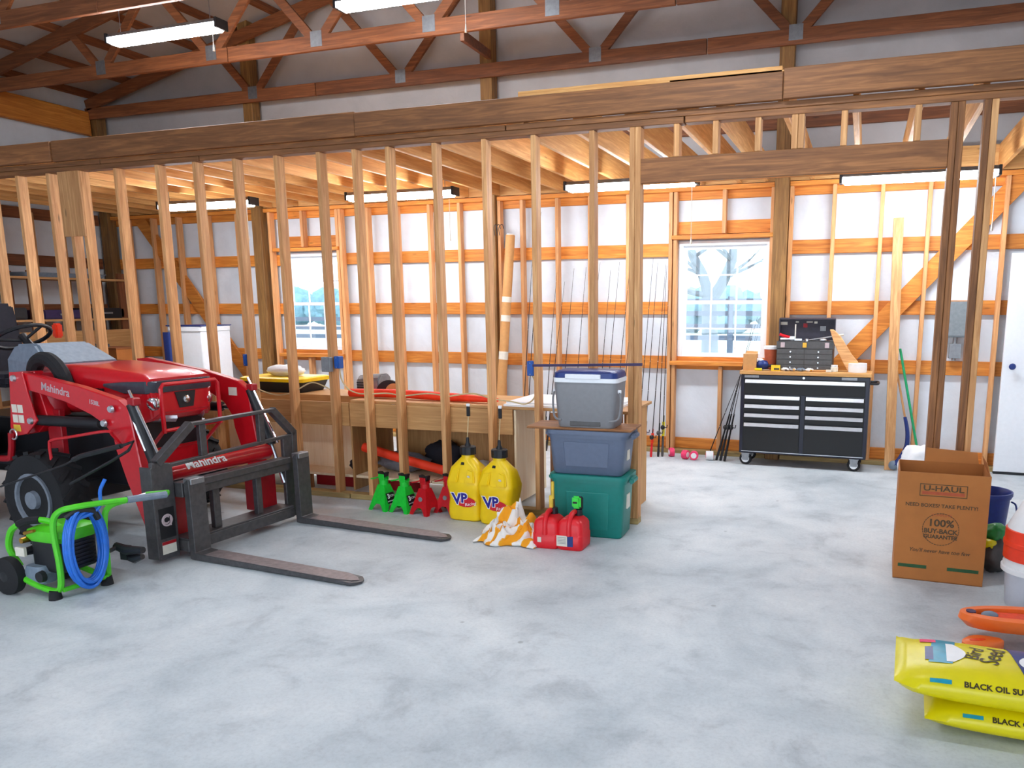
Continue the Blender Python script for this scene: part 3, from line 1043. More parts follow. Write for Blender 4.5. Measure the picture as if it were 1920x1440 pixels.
# ---- pallet fork attachment
fk = thing('pallet_fork', 'dark steel pallet fork frame hooked on the red loader, two long tines on the floor', 'pallet forks', TR, TA)
mb = MB()
mb.box((-.05, -.46, .405), (.03, .47, .50))
mb.obj('top_rail', 'fork', fk, bevel=.005)
MB().box((.03, -.33, .46), (.045, .46, .505)).obj('rail_lip', 'fork', fk, bevel=.003)
MB().box((-.05, -.46, .05), (.04, .47, .125)).obj('bottom_rail', 'fork', fk, bevel=.005)
MB().box((-.12, -.46, .125), (.04, .47, .138)).obj('rail_lip', 'fork', fk, bevel=.003)
for y0, y1 in ((-.205, -.15), (.165, .215)):
    MB().box((-.04, y0, .138), (.0, y1, .405)).obj('upright', 'fork', fk, bevel=.003)
SP = [(-.11, .03), (.0, .03), (.01, .5), (-.01, .64), (-.06, .64), (-.11, .5)]
for y0, y1 in ((-.61, -.465), (.475, .60)):
    pl = MB().prism([(y0, .03), (y1, .03), (y1, .60), (y1 - .01 if y0 < 0 else y1, .63), (y0, .65)], 'x', -.06, -.03).obj('side_plate', 'fork', fk, bevel=.004)
MB().prism([(-.62, .03), (-.605, .03), (-.605, .62), (-.62, .62)], 'x', -.13, -.03).obj('side_plate', 'fork', fk, bevel=.003)
for y0, y1, sgn in ((-.46, -.335, 1), (.475, .60, 1)):
    sk = MB()
    sk.prism([(.045, .005), (.045, .5), (.075, .525), (.09, .52), (.095, .05), (.16, .045), (1.20, .030), (1.31, .022), (1.31, .006), (.16, .003), (.08, .0)], 'y', y0, y1)
    t = sk.obj('fork_tine', 'fork', fk, bevel=.003)
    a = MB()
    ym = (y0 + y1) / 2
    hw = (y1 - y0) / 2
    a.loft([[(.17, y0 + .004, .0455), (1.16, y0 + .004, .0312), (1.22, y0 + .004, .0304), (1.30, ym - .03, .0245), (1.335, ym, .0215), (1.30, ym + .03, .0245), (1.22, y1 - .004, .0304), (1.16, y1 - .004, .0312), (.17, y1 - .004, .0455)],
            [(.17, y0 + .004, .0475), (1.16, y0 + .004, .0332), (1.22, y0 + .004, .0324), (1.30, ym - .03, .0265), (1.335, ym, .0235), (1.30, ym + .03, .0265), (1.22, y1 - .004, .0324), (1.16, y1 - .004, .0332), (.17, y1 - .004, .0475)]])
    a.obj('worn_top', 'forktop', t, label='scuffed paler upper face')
    MB().loft([[(1.31, y0, .005), (1.34, ym - .035, .006), (1.355, ym, .007), (1.34, ym + .035, .006), (1.31, y1, .005)], [(1.31, y0, .021), (1.34, ym - .035, .019), (1.355, ym, .017), (1.34, ym + .035, .019), (1.31, y1, .021)]]).obj('tine_tip', 'fork', t)
    MB().box((.03, y0 + .01, .49), (.10, y1 - .01, .528)).obj('hook', 'galv', t, bevel=.004)
# load guard
G = MB()
G.bar((-.05, -.565, .64), (-.05, -.29, .85), .055, .05, (1, 0, 0))
G.bar((-.05, -.30, .848), (-.05, .41, .855), .022, .05, (0, 0, 1))
G.bar((-.05, .40, .858), (-.05, .60, .655), .05, .05, (1, 0, 0))
G.bar((-.05, .59, .67), (-.05, .585, .50), .05, .05, (0, 1, 0))
G.bar((-.05, -.48, .612), (-.05, .60, .645), .022, .04, (0, 0, 1))
G.obj('load_guard', 'fork', fk, bevel=.003)
for y0 in (-.235, .265):
    MB().box((-.07, y0, .63), (-.035, y0 + .05, .848)).obj('guard_bar', 'fork', fk, bevel=.003)
# decals on the near side plate
MB().box((-.0297, -.595, .16), (-.0285, -.485, .355)).obj('decal', 'ink', fk)
m = Matrix.Translation((-.028, -.54, .275)) @ Matrix.Rotation(PI / 2, 4, 'Z') @ FRONT
MB().torus((-.028, -.54, .275), .034, .006, 'x', 20, 6).obj('emblem', 'stickgrey', fk, True)
text('C|', .07, 'emblem_lettering', 'stickgrey', fk, m, bold=.002)
MB().box((-.0297, -.59, .06), (-.0285, -.49, .14)).obj('warning_sticker', 'sticker', fk)
MB().box((-.0285, -.59, .12), (-.0275, -.49, .14)).obj('warning_stripe', 'darkred', fk)
MB().prism([(.60, .42), (.635, .40), (.625, .37), (.635, .34), (.60, .33)], 'x', -.05, .0).obj('locking_tab', 'fork', fk)

# ---- pressure washer
pw = thing('pressure_washer', 'lime green electric pressure washer with coiled blue hose, left of the pallet fork', 'pressure washer', (-4.2, 3.05, 0))
O_ = Vector((-4.2, 3.05, 0))


def W(x, y, z):
    return Vector((x, y, z)) - O_


for x, y in ((-4.47, 2.93), (-4.42, 3.22)):
    m = Matrix.Translation(W(x, y, .108)) @ Matrix.Rotation(PI / 2, 4, 'X')
    wh = MB().lathe([(.04, -.03), (.09, -.032), (.106, -.024), (.108, 0), (.106, .024), (.09, .032), (.04, .03)], mat=m, seg=24).obj('wheel', 'rubber', pw, True)
    MB().lathe([(.045, -.02), (.045, .025), (.02, .034), (.001, .036)], mat=m, seg=14).obj('hub', 'black', wh, True)
fr = MB()
fr.tube(smooth_path([W(-4.42, 2.95, .11), W(-4.30, 2.95, .07), W(-4.17, 2.955, .045), W(-4.12, 2.965, .07), W(-4.115, 2.97, .2), W(-4.13, 2.97, .40), W(-4.10, 2.985, .49), W(-4.03, 3.05, .515), W(-3.97, 3.2, .51), W(-3.94, 3.28, .505)], 6), .017, 8)
fr.tube(smooth_path([W(-4.42, 3.23, .11), W(-4.2, 3.23, .06), W(-4.10, 3.23, .05), W(-4.07, 3.22, .12), W(-4.06, 3.22, .36), W(-4.05, 3.25, .46), W(-4.02, 3.36, .48)], 6), .017, 8)
fr.tube(smooth_path([W(-4.47, 3.0, .14), W(-4.51, 2.98, .25), W(-4.48, 2.98, .35), W(-4.42, 2.985, .395)], 5), .018, 8)
fr.tube(smooth_path([W(-4.31, 3.03, .42), W(-4.26, 3.05, .41), W(-4.22, 3.08, .37)], 4), .017, 8)
fr.tube([W(-4.0, 3.46, .49), W(-3.93, 3.56, .485), W(-3.89, 3.50, .49)], .017, 8)
fr.tube([W(-4.11, 2.97, .05), W(-4.08, 3.22, .05)], .014, 8)
fr.obj('frame', 'lime', pw, True)
MB().tube([W(-3.94, 3.28, .505), W(-3.885, 3.50, .49)], .021, 10).obj('handle_grip', 'dashgrey', pw, True, label='grey foam handle grip')
MB().tube([W(-4.02, 3.36, .48), W(-4.0, 3.46, .49)], .012, 8).obj('handle_rail', 'alu', pw, True)
for (x, y) in ((-4.15, 2.95), (-4.09, 3.22)):
    MB().cyl(W(x, y, .0), W(x, y, .05), .034, .028, 12).obj('rubber_foot', 'rubber', pw, True)
MB().tube(smooth_path([W(-4.42, 2.985, .395), W(-4.37, 3.0, .415), W(-4.31, 3.03, .42)], 4), .022, 8).obj('carry_handle', 'rubber', pw, True)
bd = MB()
bd.loft([rrect(W(-4.25, 0, 0).x, W(0, 3.11, 0).y, .12, .12, .04, z, 3) for z in (.13, .2, .33)])
bd.obj('motor_housing', 'black', pw, True, bevel=.01)
mb = MB()
for k in range(7):
    mb.boxm((.012, .17, .009), Matrix.Translation(W(-4.126, 3.11, .15 + .022 * k)))
mb.obj('cooling_fins', 'black', pw)
MB().loft([rrect(W(-4.25, 0, 0).x, W(0, 3.11, 0).y, h, h, .04, z, 3) for z, h in ((.30, .118), (.335, .135), (.37, .13), (.385, .10))]).obj('motor_cover', 'lime', pw, True, ang=40)
MB().box(W(-4.43, 2.955, .22), W(-4.36, 2.97, .27)).obj('rating_label', 'sticker', pw)
MB().loft([rrect(W(-4.31, 0, 0).x, W(0, 3.0, 0).y, h, .05, .03, z, 3) for z, h in ((.07, .07), (.13, .085), (.17, .06))]).obj('soap_tank', 'dashgrey', pw, True)
MB().cyl(W(-4.24, 2.96, .12), W(-4.24, 2.935, .12), .034, .03, 14).obj('tank_cap', 'black', pw, True)
MB().cyl(W(-4.38, 3.04, .31), W(-4.38, 2.96, .31), .02, .016, 10).obj('outlet_fitting', 'gold', pw, True)
MB().cyl(W(-4.37, 2.98, .35), W(-4.28, 2.97, .375), .011, .009, 8).obj('outlet_fitting', 'gold', pw, True)
MB().cyl(W(-4.385, 3.04, .24), W(-4.385, 2.96, .24), .028, .02, 10).obj('inlet_fitting', 'black', pw, True)
hs = MB()
rng = random.Random(5)
for k in range(8):
    c = W(-4.075 + .014 * (k % 4), 3.09 + rng.uniform(-.008, .008), .275 + rng.uniform(-.012, .012))
    hs.torus(c, .098 + .008 * (k % 3) + rng.uniform(-.004, .004), .0105, 'x', 28, 8, 2.05 + rng.uniform(-.06, .06))
hs.tube(smooth_path([W(-4.04, 3.02, .44), W(-4.02, 3.12, .46), W(-4.0, 3.16, .50), W(-4.0, 3.17, .58), W(-3.99, 3.2, .64)], 5), .010, 8)
hs.obj('hose', 'blue_hose', pw, True)
MB().tube(smooth_path([W(-4.03, 3.16, .42), W(-4.02, 3.12, .48), W(-4.04, 3.05, .49), W(-4.07, 3.0, .46)], 4), .018, 8).obj('hose_hook', 'black', pw, True)
gn = MB()
gn.tube([W(-4.08, 3.29, .215), W(-4.0, 3.30, .19), W(-3.88, 3.30, .205)], [.022, .03, .02], 10)
gn.tube([W(-4.04, 3.31, .15), W(-3.96, 3.31, .14), W(-3.90, 3.31, .16)], [.018, .026, .016], 10)
gn.boxm((.05, .04, .08), Matrix.Translation(W(-4.02, 3.305, .175)))
gn.tube([W(-4.06, 3.225, .2), W(-4.06, 3.29, .21)], .012, 6)
gn.obj('spray_gun', 'black', pw, True)
ln_ = MB()
ln_.tube([W(-5.0, 3.30, .50), W(-4.43, 3.3, .673), W(-4.29, 3.3, .735)], .006, 6)
ln_.tube([W(-4.35, 3.3, .71), W(-4.29, 3.3, .735), W(-3.96, 3.30, .815)], .015, 8)
ln_.tube([W(-3.96, 3.3, .815), W(-3.865, 3.3, .845), W(-3.91, 3.3, .79), W(-4.05, 3.3, .72), W(-4.4, 3.3, .56)], .009, 6)
ln_.obj('spray_lance', 'black', pw, True)

# ================================================================== IN FRONT OF THE STUD WALL
# ---- jack stands
def jack_stand(name, mat, loc, rz, label, textual):
    r = thing(name, label, 'jack stand', loc, rz, 'jack stands along the stud wall')

    def Pt(face, s, t, ins=0):
        b, tp = .091 - ins, .034 - ins
        h = b + (tp - b) * t
        x, y, z = s * h, -h, t * .20
        for _ in range(face):
            x, y = -y, x
        return (x, y, z)
    poly = [(-1, 0), (-.66, 0), (-.50, .16), (-.25, .27), (.25, .27), (.50, .16), (.66, 0), (1, 0), (1, 1), (-1, 1)]
    for f in range(4):
        MB().loft([[Pt(f, s, t) for s, t in poly], [Pt(f, s * .985, t, .005) for s, t in poly]]).obj('leg_panel', mat, r)
    MB().lathe([(.036, .19), (.036, .235), (.028, .24), (.028, .255), (.001, .256)], seg=14).obj('column', mat, r, True)
    for i, s in enumerate((-1, 1)):
        MB().box((-.03, s * .026 - .003, .235), (.03, s * .026 + .003, .285)).obj('ratchet_ear', mat, r, bevel=.003)
    MB().prism([(-.035, .265), (-.045, .30), (-.025, .30), (0, .283), (.025, .30), (.045, .30), (.035, .265)], 'y', -.018, .018).obj('saddle', 'black', r)
    MB().tube([(-.02, -.02, .262), (-.07, -.022, .245), (-.115, -.022, .235)], .006, 6).obj('release_lever', mat, r, True)
    if textual:
        a = math.atan2(.057, .20)
        m = Matrix.Translation((0, -.0655, .095)) @ Matrix.Rotation(-a, 4, 'X') @ FRONT
        q = Matrix.Rotation(PI / 2, 4, 'Z')
        d = MB()
        d.boxm((.085, .085, .0015), q @ m)
        d.obj('decal', 'ink', r)
        n = q @ Matrix.Translation((0, -.001, 0)) @ m
        text('3', .05, 'lettering', 'inkwhite', r, n @ Matrix.Translation((-.02, .014, .0009)), bold=.002)
        text('TON', .026, 'lettering', 'inkwhite', r, n @ Matrix.Translation((.018, .014, .0009)))
        text('JACK STAND', .013, 'lettering', 'inkwhite', r, n @ Matrix.Translation((0, -.024, .0009)))
    else:
        MB().cyl((0, -.057, .12), (0, -.062, .12), .02, .018, 12).obj('decal', 'grey_metal', r)
    return r


jack_stand('jack_stand', 'jackgreen', (-3.535, 5.24, 0), math.radians(-10), 'bright green jack stand, furthest left of the row', True)
jack_stand('jack_stand', 'jackgreen', (-3.34, 5.23, 0), math.radians(-8), 'bright green jack stand next to the red ones', True)
jack_stand('jack_stand', 'jackred', (-3.15, 5.22, 0), math.radians(-12), 'red jack stand next to the green ones', False)
jack_stand('jack_stand', 'jackred', (-3.0, 5.325, 0), math.radians(-6), 'red jack stand against the left yellow fuel jug', False)


# ---- yellow fuel jugs
def fuel_jug(loc, rz, label):
    r = thing('fuel_jug', label, 'fuel jug', loc, rz, 'yellow fuel jugs')
    S = [(0, .105, .085), (.012, .119, .10), (.05, .125, .104), (.12, .123, .101), (.17, .118, .098), (.21, .121, .100), (.25, .129, .104), (.285, .133, .106), (.30, .134, .104),
         (.37, .121, .086), (.41, .110, .074), (.45, .082, .060), (.478, .056, .05), (.486, .046, .046), (.51, .044, .044)]
    loops = []
    for z, hx, hy in S:
        rr = min(.045, hx * .5, hy * .5) if z < .44 else hy * .98
        lp = []
        for p in rrect(0, 0, hx, hy, rr, z, 5):
            x, y, zz = p
            lp.append((x, y, zz))
        # refine front edge for the grip groove
        loops.append(lp)
    mb = MB()
    mb.loft(loops)
    body = mb.obj('jug_body', 'yellow', r, True, ang=28)
    MB().loft([[(-.022, -.107, .30), (.022, -.107, .30), (.012, -.07, .405), (-.012, -.07, .405)], [(-.022, -.100, .30), (.022, -.100, .30), (.012, -.06, .405), (-.012, -.06, .405)]]).obj('grip_groove', 'yellow', r, bevel=.006)
    for s in (-1, 1):
        MB().loft([[(s * .028, -.105, .305), (s * .105, -.103, .305), (s * .085, -.074, .40), (s * .022, -.072, .415)], [(s * .034, -.122, .308), (s * .098, -.119, .308), (s * .08, -.088, .395), (s * .03, -.085, .408)]]).obj('handle_rib', 'yellow', r, bevel=.008, bseg=2)
    MB().cyl((-.012, -.066, .435), (-.012, -.056, .45), .013, .013, 10).obj('vent_plug', 'ink', r, True)
    cap = MB()
    n = 24
    L = []
    for z, rr in ((.508, .052), (.512, .055), (.565, .055), (.572, .050)):
        L.append([((rr + (.0025 if i % 2 and z < .57 else 0)) * math.cos(2 * PI * i / n), (rr + (.0025 if i % 2 and z < .57 else 0)) * math.sin(2 * PI * i / n), z) for i in range(n)])
    cap.loft(L)
    c = cap.obj('cap', 'black', r)
    MB().lathe([(.022, .572), (.020, .585), (.012, .60), (.011, .63), (.008, .64), (.001, .641)], seg=12).obj('cap_nipple', 'black', c, True)
    MB().cyl((.055, -.112, .355), (.055, -.1085, .357), .011, .011, 10).obj('sticker', 'sticker', r)
    # logo
    yl = -.1045
    lg = MB()
    lg.loft([[(.022 + .078 * k * math.cos(t), yl, .155 + .04 * k * math.sin(t)) for t in [2 * PI * i / 28 for i in range(28)]] for k in (1.0,)] + [[(.022 + .078 * math.cos(t), yl - .001, .155 + .04 * math.sin(t)) for t in [2 * PI * i / 28 for i in range(28)]]])
    lg.obj('logo_oval', 'inkred', r)
    for off, mt, dy in ((.006, 'inkwhite', .0016), (.0, 'inkblue', .0026)):
        for ch, x, sz in (('V', -.038, .115), ('P', .013, .10)):
            m = Matrix.Translation((x, yl - dy, .172 if ch == 'V' else .182)) @ FRONT
            text(ch, sz, 'logo_letter', mt, r, m, sx=.92, shear=-.12 if ch == 'V' else .0, bold=.004 + off * .9, ext=.0006)
    text('Racing', .034, 'logo_script', 'inkwhite', r, Matrix.Translation((.06, yl - .0014, .142)) @ Matrix.Rotation(-.25, 4, 'Y') @ FRONT, shear=.3)
    # clear filler hose up to a clip on the bench
    MB().cyl((0, 0, .64), (0, .03, .86), .0035, seg=6).obj('filler_hose', 'wire', r, True, label='thin clear hose rising to a clip')
    MB().box((-.012, .015, .80), (.012, .032, .875)).obj('hose_clip', 'ink', r, bevel=.003, label='black clip')
    MB().box((-.012, .015, .876), (.012, .032, .898)).obj('hose_clip_top', 'white', r, bevel=.003, label='white clip top')
    r.scale = (1.1, 1.0, .975)
    return r


fuel_jug((-2.757, 5.20, 0), math.radians(-2), 'yellow square fuel jug with black cap, the left one beside the red jack stand')
fuel_jug((-2.477, 5.16, 0), math.radians(-4), 'yellow square fuel jug with black cap, the right one behind the towel')


# ---- towel
def towel():
    n, mrows = 44, 34
    mb = MB()
    g = []
    for j in range(mrows):
        row = []
        for i in range(n):
            u, v = i / (n - 1), j / (mrows - 1)
            x = -.19 + .40 * u + .03 * math.sin(7 * v)
            y = -.17 + .34 * v + .025 * math.sin(9 * u + 1)
            p = Vector((u * 5, v * 5, 1.7))
            e = min(u, 1 - u, v, 1 - v) * 4
            h = max(0, min(1, e))
            ridge = (1 - abs(mnoise.noise(p * 1.3)) * 2.2) * .055 + abs(mnoise.noise(p * 2.6)) * .07
            hump = .13 * math.exp(-((u - .55) ** 2 / .05 + (v - .78) ** 2 / .05))
            z = .006 + h * (.03 + ridge + hump)
            x += .035 * mnoise.noise(p * 1.3 + Vector((9, 0, 0)))
            y += .05 * mnoise.noise(p * 1.3 + Vector((0, 9, 0)))
            row.append(mb.bm.verts.new((x, y, z)))
        g.append(row)
    for j in range(mrows - 1):
        for i in range(n - 1):
            f = mb.bm.faces.new((g[j][i], g[j][i + 1], g[j + 1][i + 1], g[j + 1][i]))
    k = NT('orange_striped_towel')
    tc = k.n.new('ShaderNodeTexCoord')
    mp = k.n.new('ShaderNodeMapping')
    mp.inputs['Rotation'].default_value = (0, 0, .5)
    k.ln(tc.outputs['Object'], mp.inputs['Vector'])
    wv = k.n.new('ShaderNodeTexWave')
    wv.inputs['Scale'].default_value = 3.6
    wv.inputs['Distortion'].default_value = 2.5
    wv.inputs['Detail'].default_value = 2
    k.ln(mp.outputs[0], wv.inputs['Vector'])
    c = k.ramp(wv.outputs['Fac'], [(.46, lin((244, 238, 232))), (.56, lin((250, 176, 36))), (.85, lin((246, 160, 24)))])
    k.ln(c, k.b.inputs['Base Color'])
    k.b.inputs['Roughness'].default_value = .9
    o = mb.obj('towel', k.m, None, True, ang=80)
    o.location = (-2.24, 4.82, 0)
    o.scale = (1.12, 1.15, 1.05)
    tag(o, 'crumpled white and orange striped towel on the floor by the red gas cans', 'towel')
    md = o.modifiers.new('thick', 'SOLIDIFY')
    md.thickness = .006
    md.offset = 1


towel()


# ---- red gas cans
def gas_can(loc, rz, label, spout):
    r = thing('gas_can', label, 'gas can', loc, rz, 'red gas cans')
    S = [(0, .082, .088), (.01, .090, .096), (.03, .092, .098), (.10, .092, .098), (.104, .0885, .094), (.165, .087, .092), (.185, .08, .085), (.203, .062, .072), (.21, .04, .055)]
    MB().loft([rrect(0, 0, a, b, min(.03, a * .6), z, 4) for z, a, b in S]).obj('can_body', 'gasred', r, True, ang=45)
    MB().tube(smooth_path([(0, -.096, .10), (0, -.09, .17), (0, -.072, .21), (0, -.04, .232), (0, .03, .235), (0, .06, .20)], 5), [.017] * 26, 10).obj('handle', 'gasred', r, True)
    MB().cyl((.02, .045, .20), (.02, .045, .25), .028, .024, 12).obj('spout_collar', 'black', r, True)
    if spout == 'yellow':
        MB().boxm((.026, .02, .09), Matrix.Translation((.0, .04, .29))).obj('spout', 'stickyellow', r, bevel=.004, label='yellow pour spout')
        MB().boxm((.018, .018, .12), Matrix.Translation((.012, .04, .37))).obj('spout_tip', 'stickyellow', r, bevel=.003)
    else:
        s = MB().boxm((.062, .03, .085), Matrix.Translation((.01, .03, .30))).obj('spout', 'litegreen', r, bevel=.012, bseg=2, label='light green pour spout')
        MB().boxm((.03, .004, .012), Matrix.Translation((.005, .013, .30))).obj('spout_slot', 'ink', s)
        MB().boxm((.05, .03, .09), Matrix.Translation((.02, .06, .29))).obj('spout_button', 'black', r, bevel=.01)
    return r


g1 = gas_can((-1.925, 4.76, 0), math.radians(3), 'red plastic gas can with yellow spout, beside the towel', 'yellow')
MB().box((-.052, -.1005, .045), (-.025, -.099, .08)).obj('label_patch', 'sticker', g1)
g2 = gas_can((-1.755, 4.77, 0), math.radians(0), 'red plastic gas can with green spout, in front of the teal tote', 'green')
MB().box((-.085, -.1005, .028), (-.01, -.099, .10)).obj('label_patch', 'sticker', g2)
MB().box((-.01, -.1005, .028), (.03, -.099, .10)).obj('label_patch', 'navy', g2, label='dark blue half of the label')
for k in range(5):
    MB().box((-.078, -.1012, .045 + .01 * k), (-.02, -.1004, .048 + .01 * k)).obj('label_line', 'grey_metal', g2)


# ---- totes and cooler
def tote(name, mat, loc, rz, label, hw, hd, h, taper, lip):
    r = thing(name, label, 'tote', loc, rz)
    a = 1 - taper
    mb = MB()
    mb.loft([rrect(0, 0, hw * a - .01, hd * a - .01, .035, 0, 4), rrect(0, 0, hw * a, hd * a, .04, .012, 4), rrect(0, 0, hw * .985, hd * .985, .045, h - .055, 4)])
    mb.obj('tub', mat, r, True, ang=40)
    for z0, z1, g in ((h - .055, h - .03, .004), (h - .028, h, .016)):
        MB().loft([rrect(0, 0, hw + g, hd + g, .05, z0, 4), rrect(0, 0, hw + g, hd + g, .05, z1, 4)]).obj('rim', mat, r, True, ang=40)
    for s in (-1, 1):
        MB().box((s * (hw + .028) - .018, -.07, h - .06), (s * (hw + .028) + .018, .07, h - .02)).obj('handle', mat, r, bevel=.01, bseg=2)
    q = a + (.985 - a) * .5
    MB().loft([[(-hw * .55, -hd * a - .001, .05), (hw * .55, -hd * a - .001, .05), (hw * .6, -hd * .97 - .001, h * .74), (-hw * .6, -hd * .97 - .001, h * .74)],
               [(-hw * .53, -hd * a - .006, .06), (hw * .53, -hd * a - .006, .06), (hw * .58, -hd * .97 - .007, h * .73), (-hw * .58, -hd * .97 - .007, h * .73)]]).obj('front_panel', mat, r, bevel=.003)
    return r


RZT = math.radians(2)
t1 = tote('storage_tote', 'teal', (-1.745, 5.15, 0), RZT, 'teal plastic storage tote at the bottom of the stack', .265, .15, .44, .09, 0)
MB().box((.237, -.05, .2), (.262, .03, .30)).obj('label_patch', 'sticker', t1)
t2 = tote('storage_tote', 'tote', (-1.752, 5.15, .442), RZT, 'blue-grey plastic storage tote, middle of the stack', .28, .15, .31, .10, 0)
MB().box((.25, -.05, .1), (.268, .02, .17)).obj('label_patch', 'sticker', t2)
bd = MB().box((-.42, -.15, 0), (.33, .15, .016)).obj('board', 'beam_x', None, bevel=.003)
bd.location = (-1.765, 5.15, .753)
bd.rotation_euler = (0, math.radians(-.0), RZT)
tag(bd, 'thin brown board lying between the cooler and the grey tote', 'board')
ck = thing('cooler', 'grey picnic cooler with white and blue lid on top of the tote stack', 'cooler', (-1.762, 5.14, .770), RZT)
MB().loft([rrect(0, 0, a, b, .04, z, 4) for z, a, b in ((0, .195, .12), (.012, .202, .125), (.295, .225, .14), (.31, .223, .138))]).obj('cooler_body', 'coolgrey', ck, True, ang=40)
MB().loft([rrect(0, 0, a, b, .04, z, 4) for z, a, b in ((.311, .23, .145), (.34, .23, .145))]).obj('lid_band', 'white', ck, True, ang=40)
MB().loft([rrect(0, 0, a, b, .045, z, 4) for z, a, b in ((.341, .227, .143), (.375, .223, .14), (.388, .205, .125))]).obj('lid', 'navy', ck, True, ang=40)
MB().box((-.135, -.152, .335), (.115, -.132, .368)).obj('lid_latch', 'white', ck, bevel=.004)
MB().box((-.11, -.129, .012), (.11, -.115, .045)).obj('foot_recess', 'toolgrey', ck, bevel=.004)
for s in (-1, 1):
    MB().tube(smooth_path([(s * .225, -.08, .26), (s * .242, -.09, .2), (s * .23, -.10, .07), (s * .17, -.130, .05)], 4), .008, 6).obj('handle', 'coolgrey', ck, True)
    MB().cyl((s * .22, -.08, .25), (s * .242, -.08, .25), .014, .012, 10).obj('handle_hinge', 'white', ck, True)
st = MB().bar((-2.24, 5.26, 1.168), (-1.42, 5.24, 1.194), .018, .025).obj('wood_strip', 'purple', None)
tag(st, 'thin dark strip of trim resting on the lid of the cooler', 'strip')

# ---- cardboard box
bx = thing('moving_box', 'tall open printed cardboard moving box at the right on the floor', 'box', (.49, 4.99, 0), math.radians(-1.5))
hw, hd, hh = .24, .19, .645
t = .005
MB().box((-hw, -hd, 0), (hw, hd, t)).obj('box_bottom', 'card_in', bx)
MB().box((-hw, -hd, 0), (hw, -hd + t, hh)).obj('front_panel', 'card', bx)
MB().box((-hw, hd - t, 0), (hw, hd, hh)).obj('back_panel', 'card', bx)
for s in (-1, 1):
    MB().box((min(s * hw, s * (hw - t)), -hd + t, 0), (max(s * hw, s * (hw - t)), hd - t, hh)).obj('side_panel', 'card', bx)
MB().loft([[(-.09, hd - .004, hh), (hw - .03, hd - .004, hh), (hw - .04, hd + .02, hh + .065), (-.085, hd + .02, hh + .08)], [(-.09, hd, hh), (hw - .03, hd, hh), (hw - .04, hd + .024, hh + .065), (-.085, hd + .024, hh + .08)]]).obj('flap', 'card', bx)
MB().loft([[(hw - .004, -.12, hh), (hw - .004, .15, hh), (hw - .02, .14, hh + .06), (hw - .02, -.10, hh + .06)], [(hw, -.12, hh), (hw, .15, hh), (hw - .016, .14, hh + .06), (hw - .016, -.10, hh + .06)]]).obj('flap', 'card', bx)
yp = -hd - .0006


def bt(body, x, z, size, mat='print', sx=1.0, sh=0.0, bold=0.0):
    text(body, size, 'lettering', mat, bx, Matrix.Translation((x, yp, z)) @ FRONT, ext=.0004, sx=sx, shear=sh, bold=bold)


for (a, b, c, d) in ((-.125, .51, .125, .514), (-.125, .578, .125, .582), (-.125, .51, -.121, .582), (.121, .51, .125, .582)):
    MB().box((a, yp - .0004, b), (c, yp + .0008, d)).obj('logo_frame', 'print', bx)
MB().box((-.112, yp - .0004, .52), (.112, yp + .0008, .538)).obj('logo_bar', 'printred', bx)
bt('U-HAUL', 0, .556, .044, sx=1.35, bold=.001)
bt('NEED BOXES? TAKE PLENTY!', -.005, .455, .029, sx=1.02, bold=.0006)
bt('COMPLETE', 0, .40, .022, 'printred')
mb = MB()
R0 = .098
for i in range(40):
    a0, a1 = 2 * PI * i / 40, 2 * PI * (i + .8) / 40
    mb.loft([[(r * math.cos(a), yp - .0004, .318 + r * math.sin(a) * .98) for r, a in ((R0, a0), (R0, a1), (R0 - .004, a1), (R0 - .004, a0))],
             [(r * math.cos(a), yp + .0006, .318 + r * math.sin(a) * .98) for r, a in ((R0, a0), (R0, a1), (R0 - .004, a1), (R0 - .004, a0))]])
mb.obj('seal_ring', 'print', bx)
bt('100%', 0, .353, .058, 'print', 1.1, 0, .0015)
bt('BUY-BACK', 0, .305, .037, 'print', 1.0, 0, .0015)
bt('GUARANTEE', 0, .272, .031, 'print', 1.0, 0, .0012)
bt("You'll never have too few", 0, .185, .031, 'print', 1.0, .25, .0004)
for a, b in ((-.215, -.06), (.05, .215)):
    MB().box((a, yp - .0004, .075), (b, yp + .0008, .095)).obj('print_stripe', 'printgreen', bx)

# ---- blue bucket, green bag, bucket stack
bb = thing('bucket', 'dark blue plastic bucket behind the cardboard box', 'bucket', (.83, 5.72, 0))
MB().lathe([(.125, 0), (.13, .01), (.155, .33), (.163, .33), (.163, .345), (.17, .345), (.17, .37), (.16, .37), (.15, .35), (.122, .015), (.001, .014)], seg=28).obj('bucket_body', 'bluebucket', bb, True)
MB().tube(smooth_path([(.165, 0, .30), (.185, -.03, .29), (.19, -.06, .25)], 4), .006, 6).obj('handle', 'bluebucket', bb, True)
gb = thing('plastic_bag', 'crumpled green and yellow plastic bag on the floor right of the cardboard box', 'bag', (.83, 5.15, 0))
nf = lambda sd: (lambda n: 1 + .28 * mnoise.noise(n * 2.3 + Vector((sd, 0, 0))) + .12 * mnoise.noise(n * 6 + Vector((sd, 2, 0))))
MB().ball((0, 0, .10), (.10, .12, .11), 22, 14, nf(3)).obj('bag_bottom', 'toolgrey', gb, True, ang=80, label='dark see-through lower part')
MB().ball((.01, .03, .22), (.075, .08, .06), 20, 12, nf(6)).obj('bag_top', 'greenbag', gb, True, ang=80)
MB().ball((-.04, -.06, .175), (.045, .04, .03), 14, 9, nf(9)).obj('bag_print', 'bag', gb, True, ang=80, label='yellow printed patch')
wb = thing('bucket_stack', 'stack of nested white and orange-red buckets at the right edge', 'buckets', (.945, 4.58, 0))
MB().lathe([(.135, 0), (.14, .01), (.15, .19), (.14, .19), (.13, .02), (.001, .02)], seg=28).obj('clear_bucket', plain('milky_plastic', (206, 208, 218), .3, var=.03), wb, True, label='milky bottom bucket')
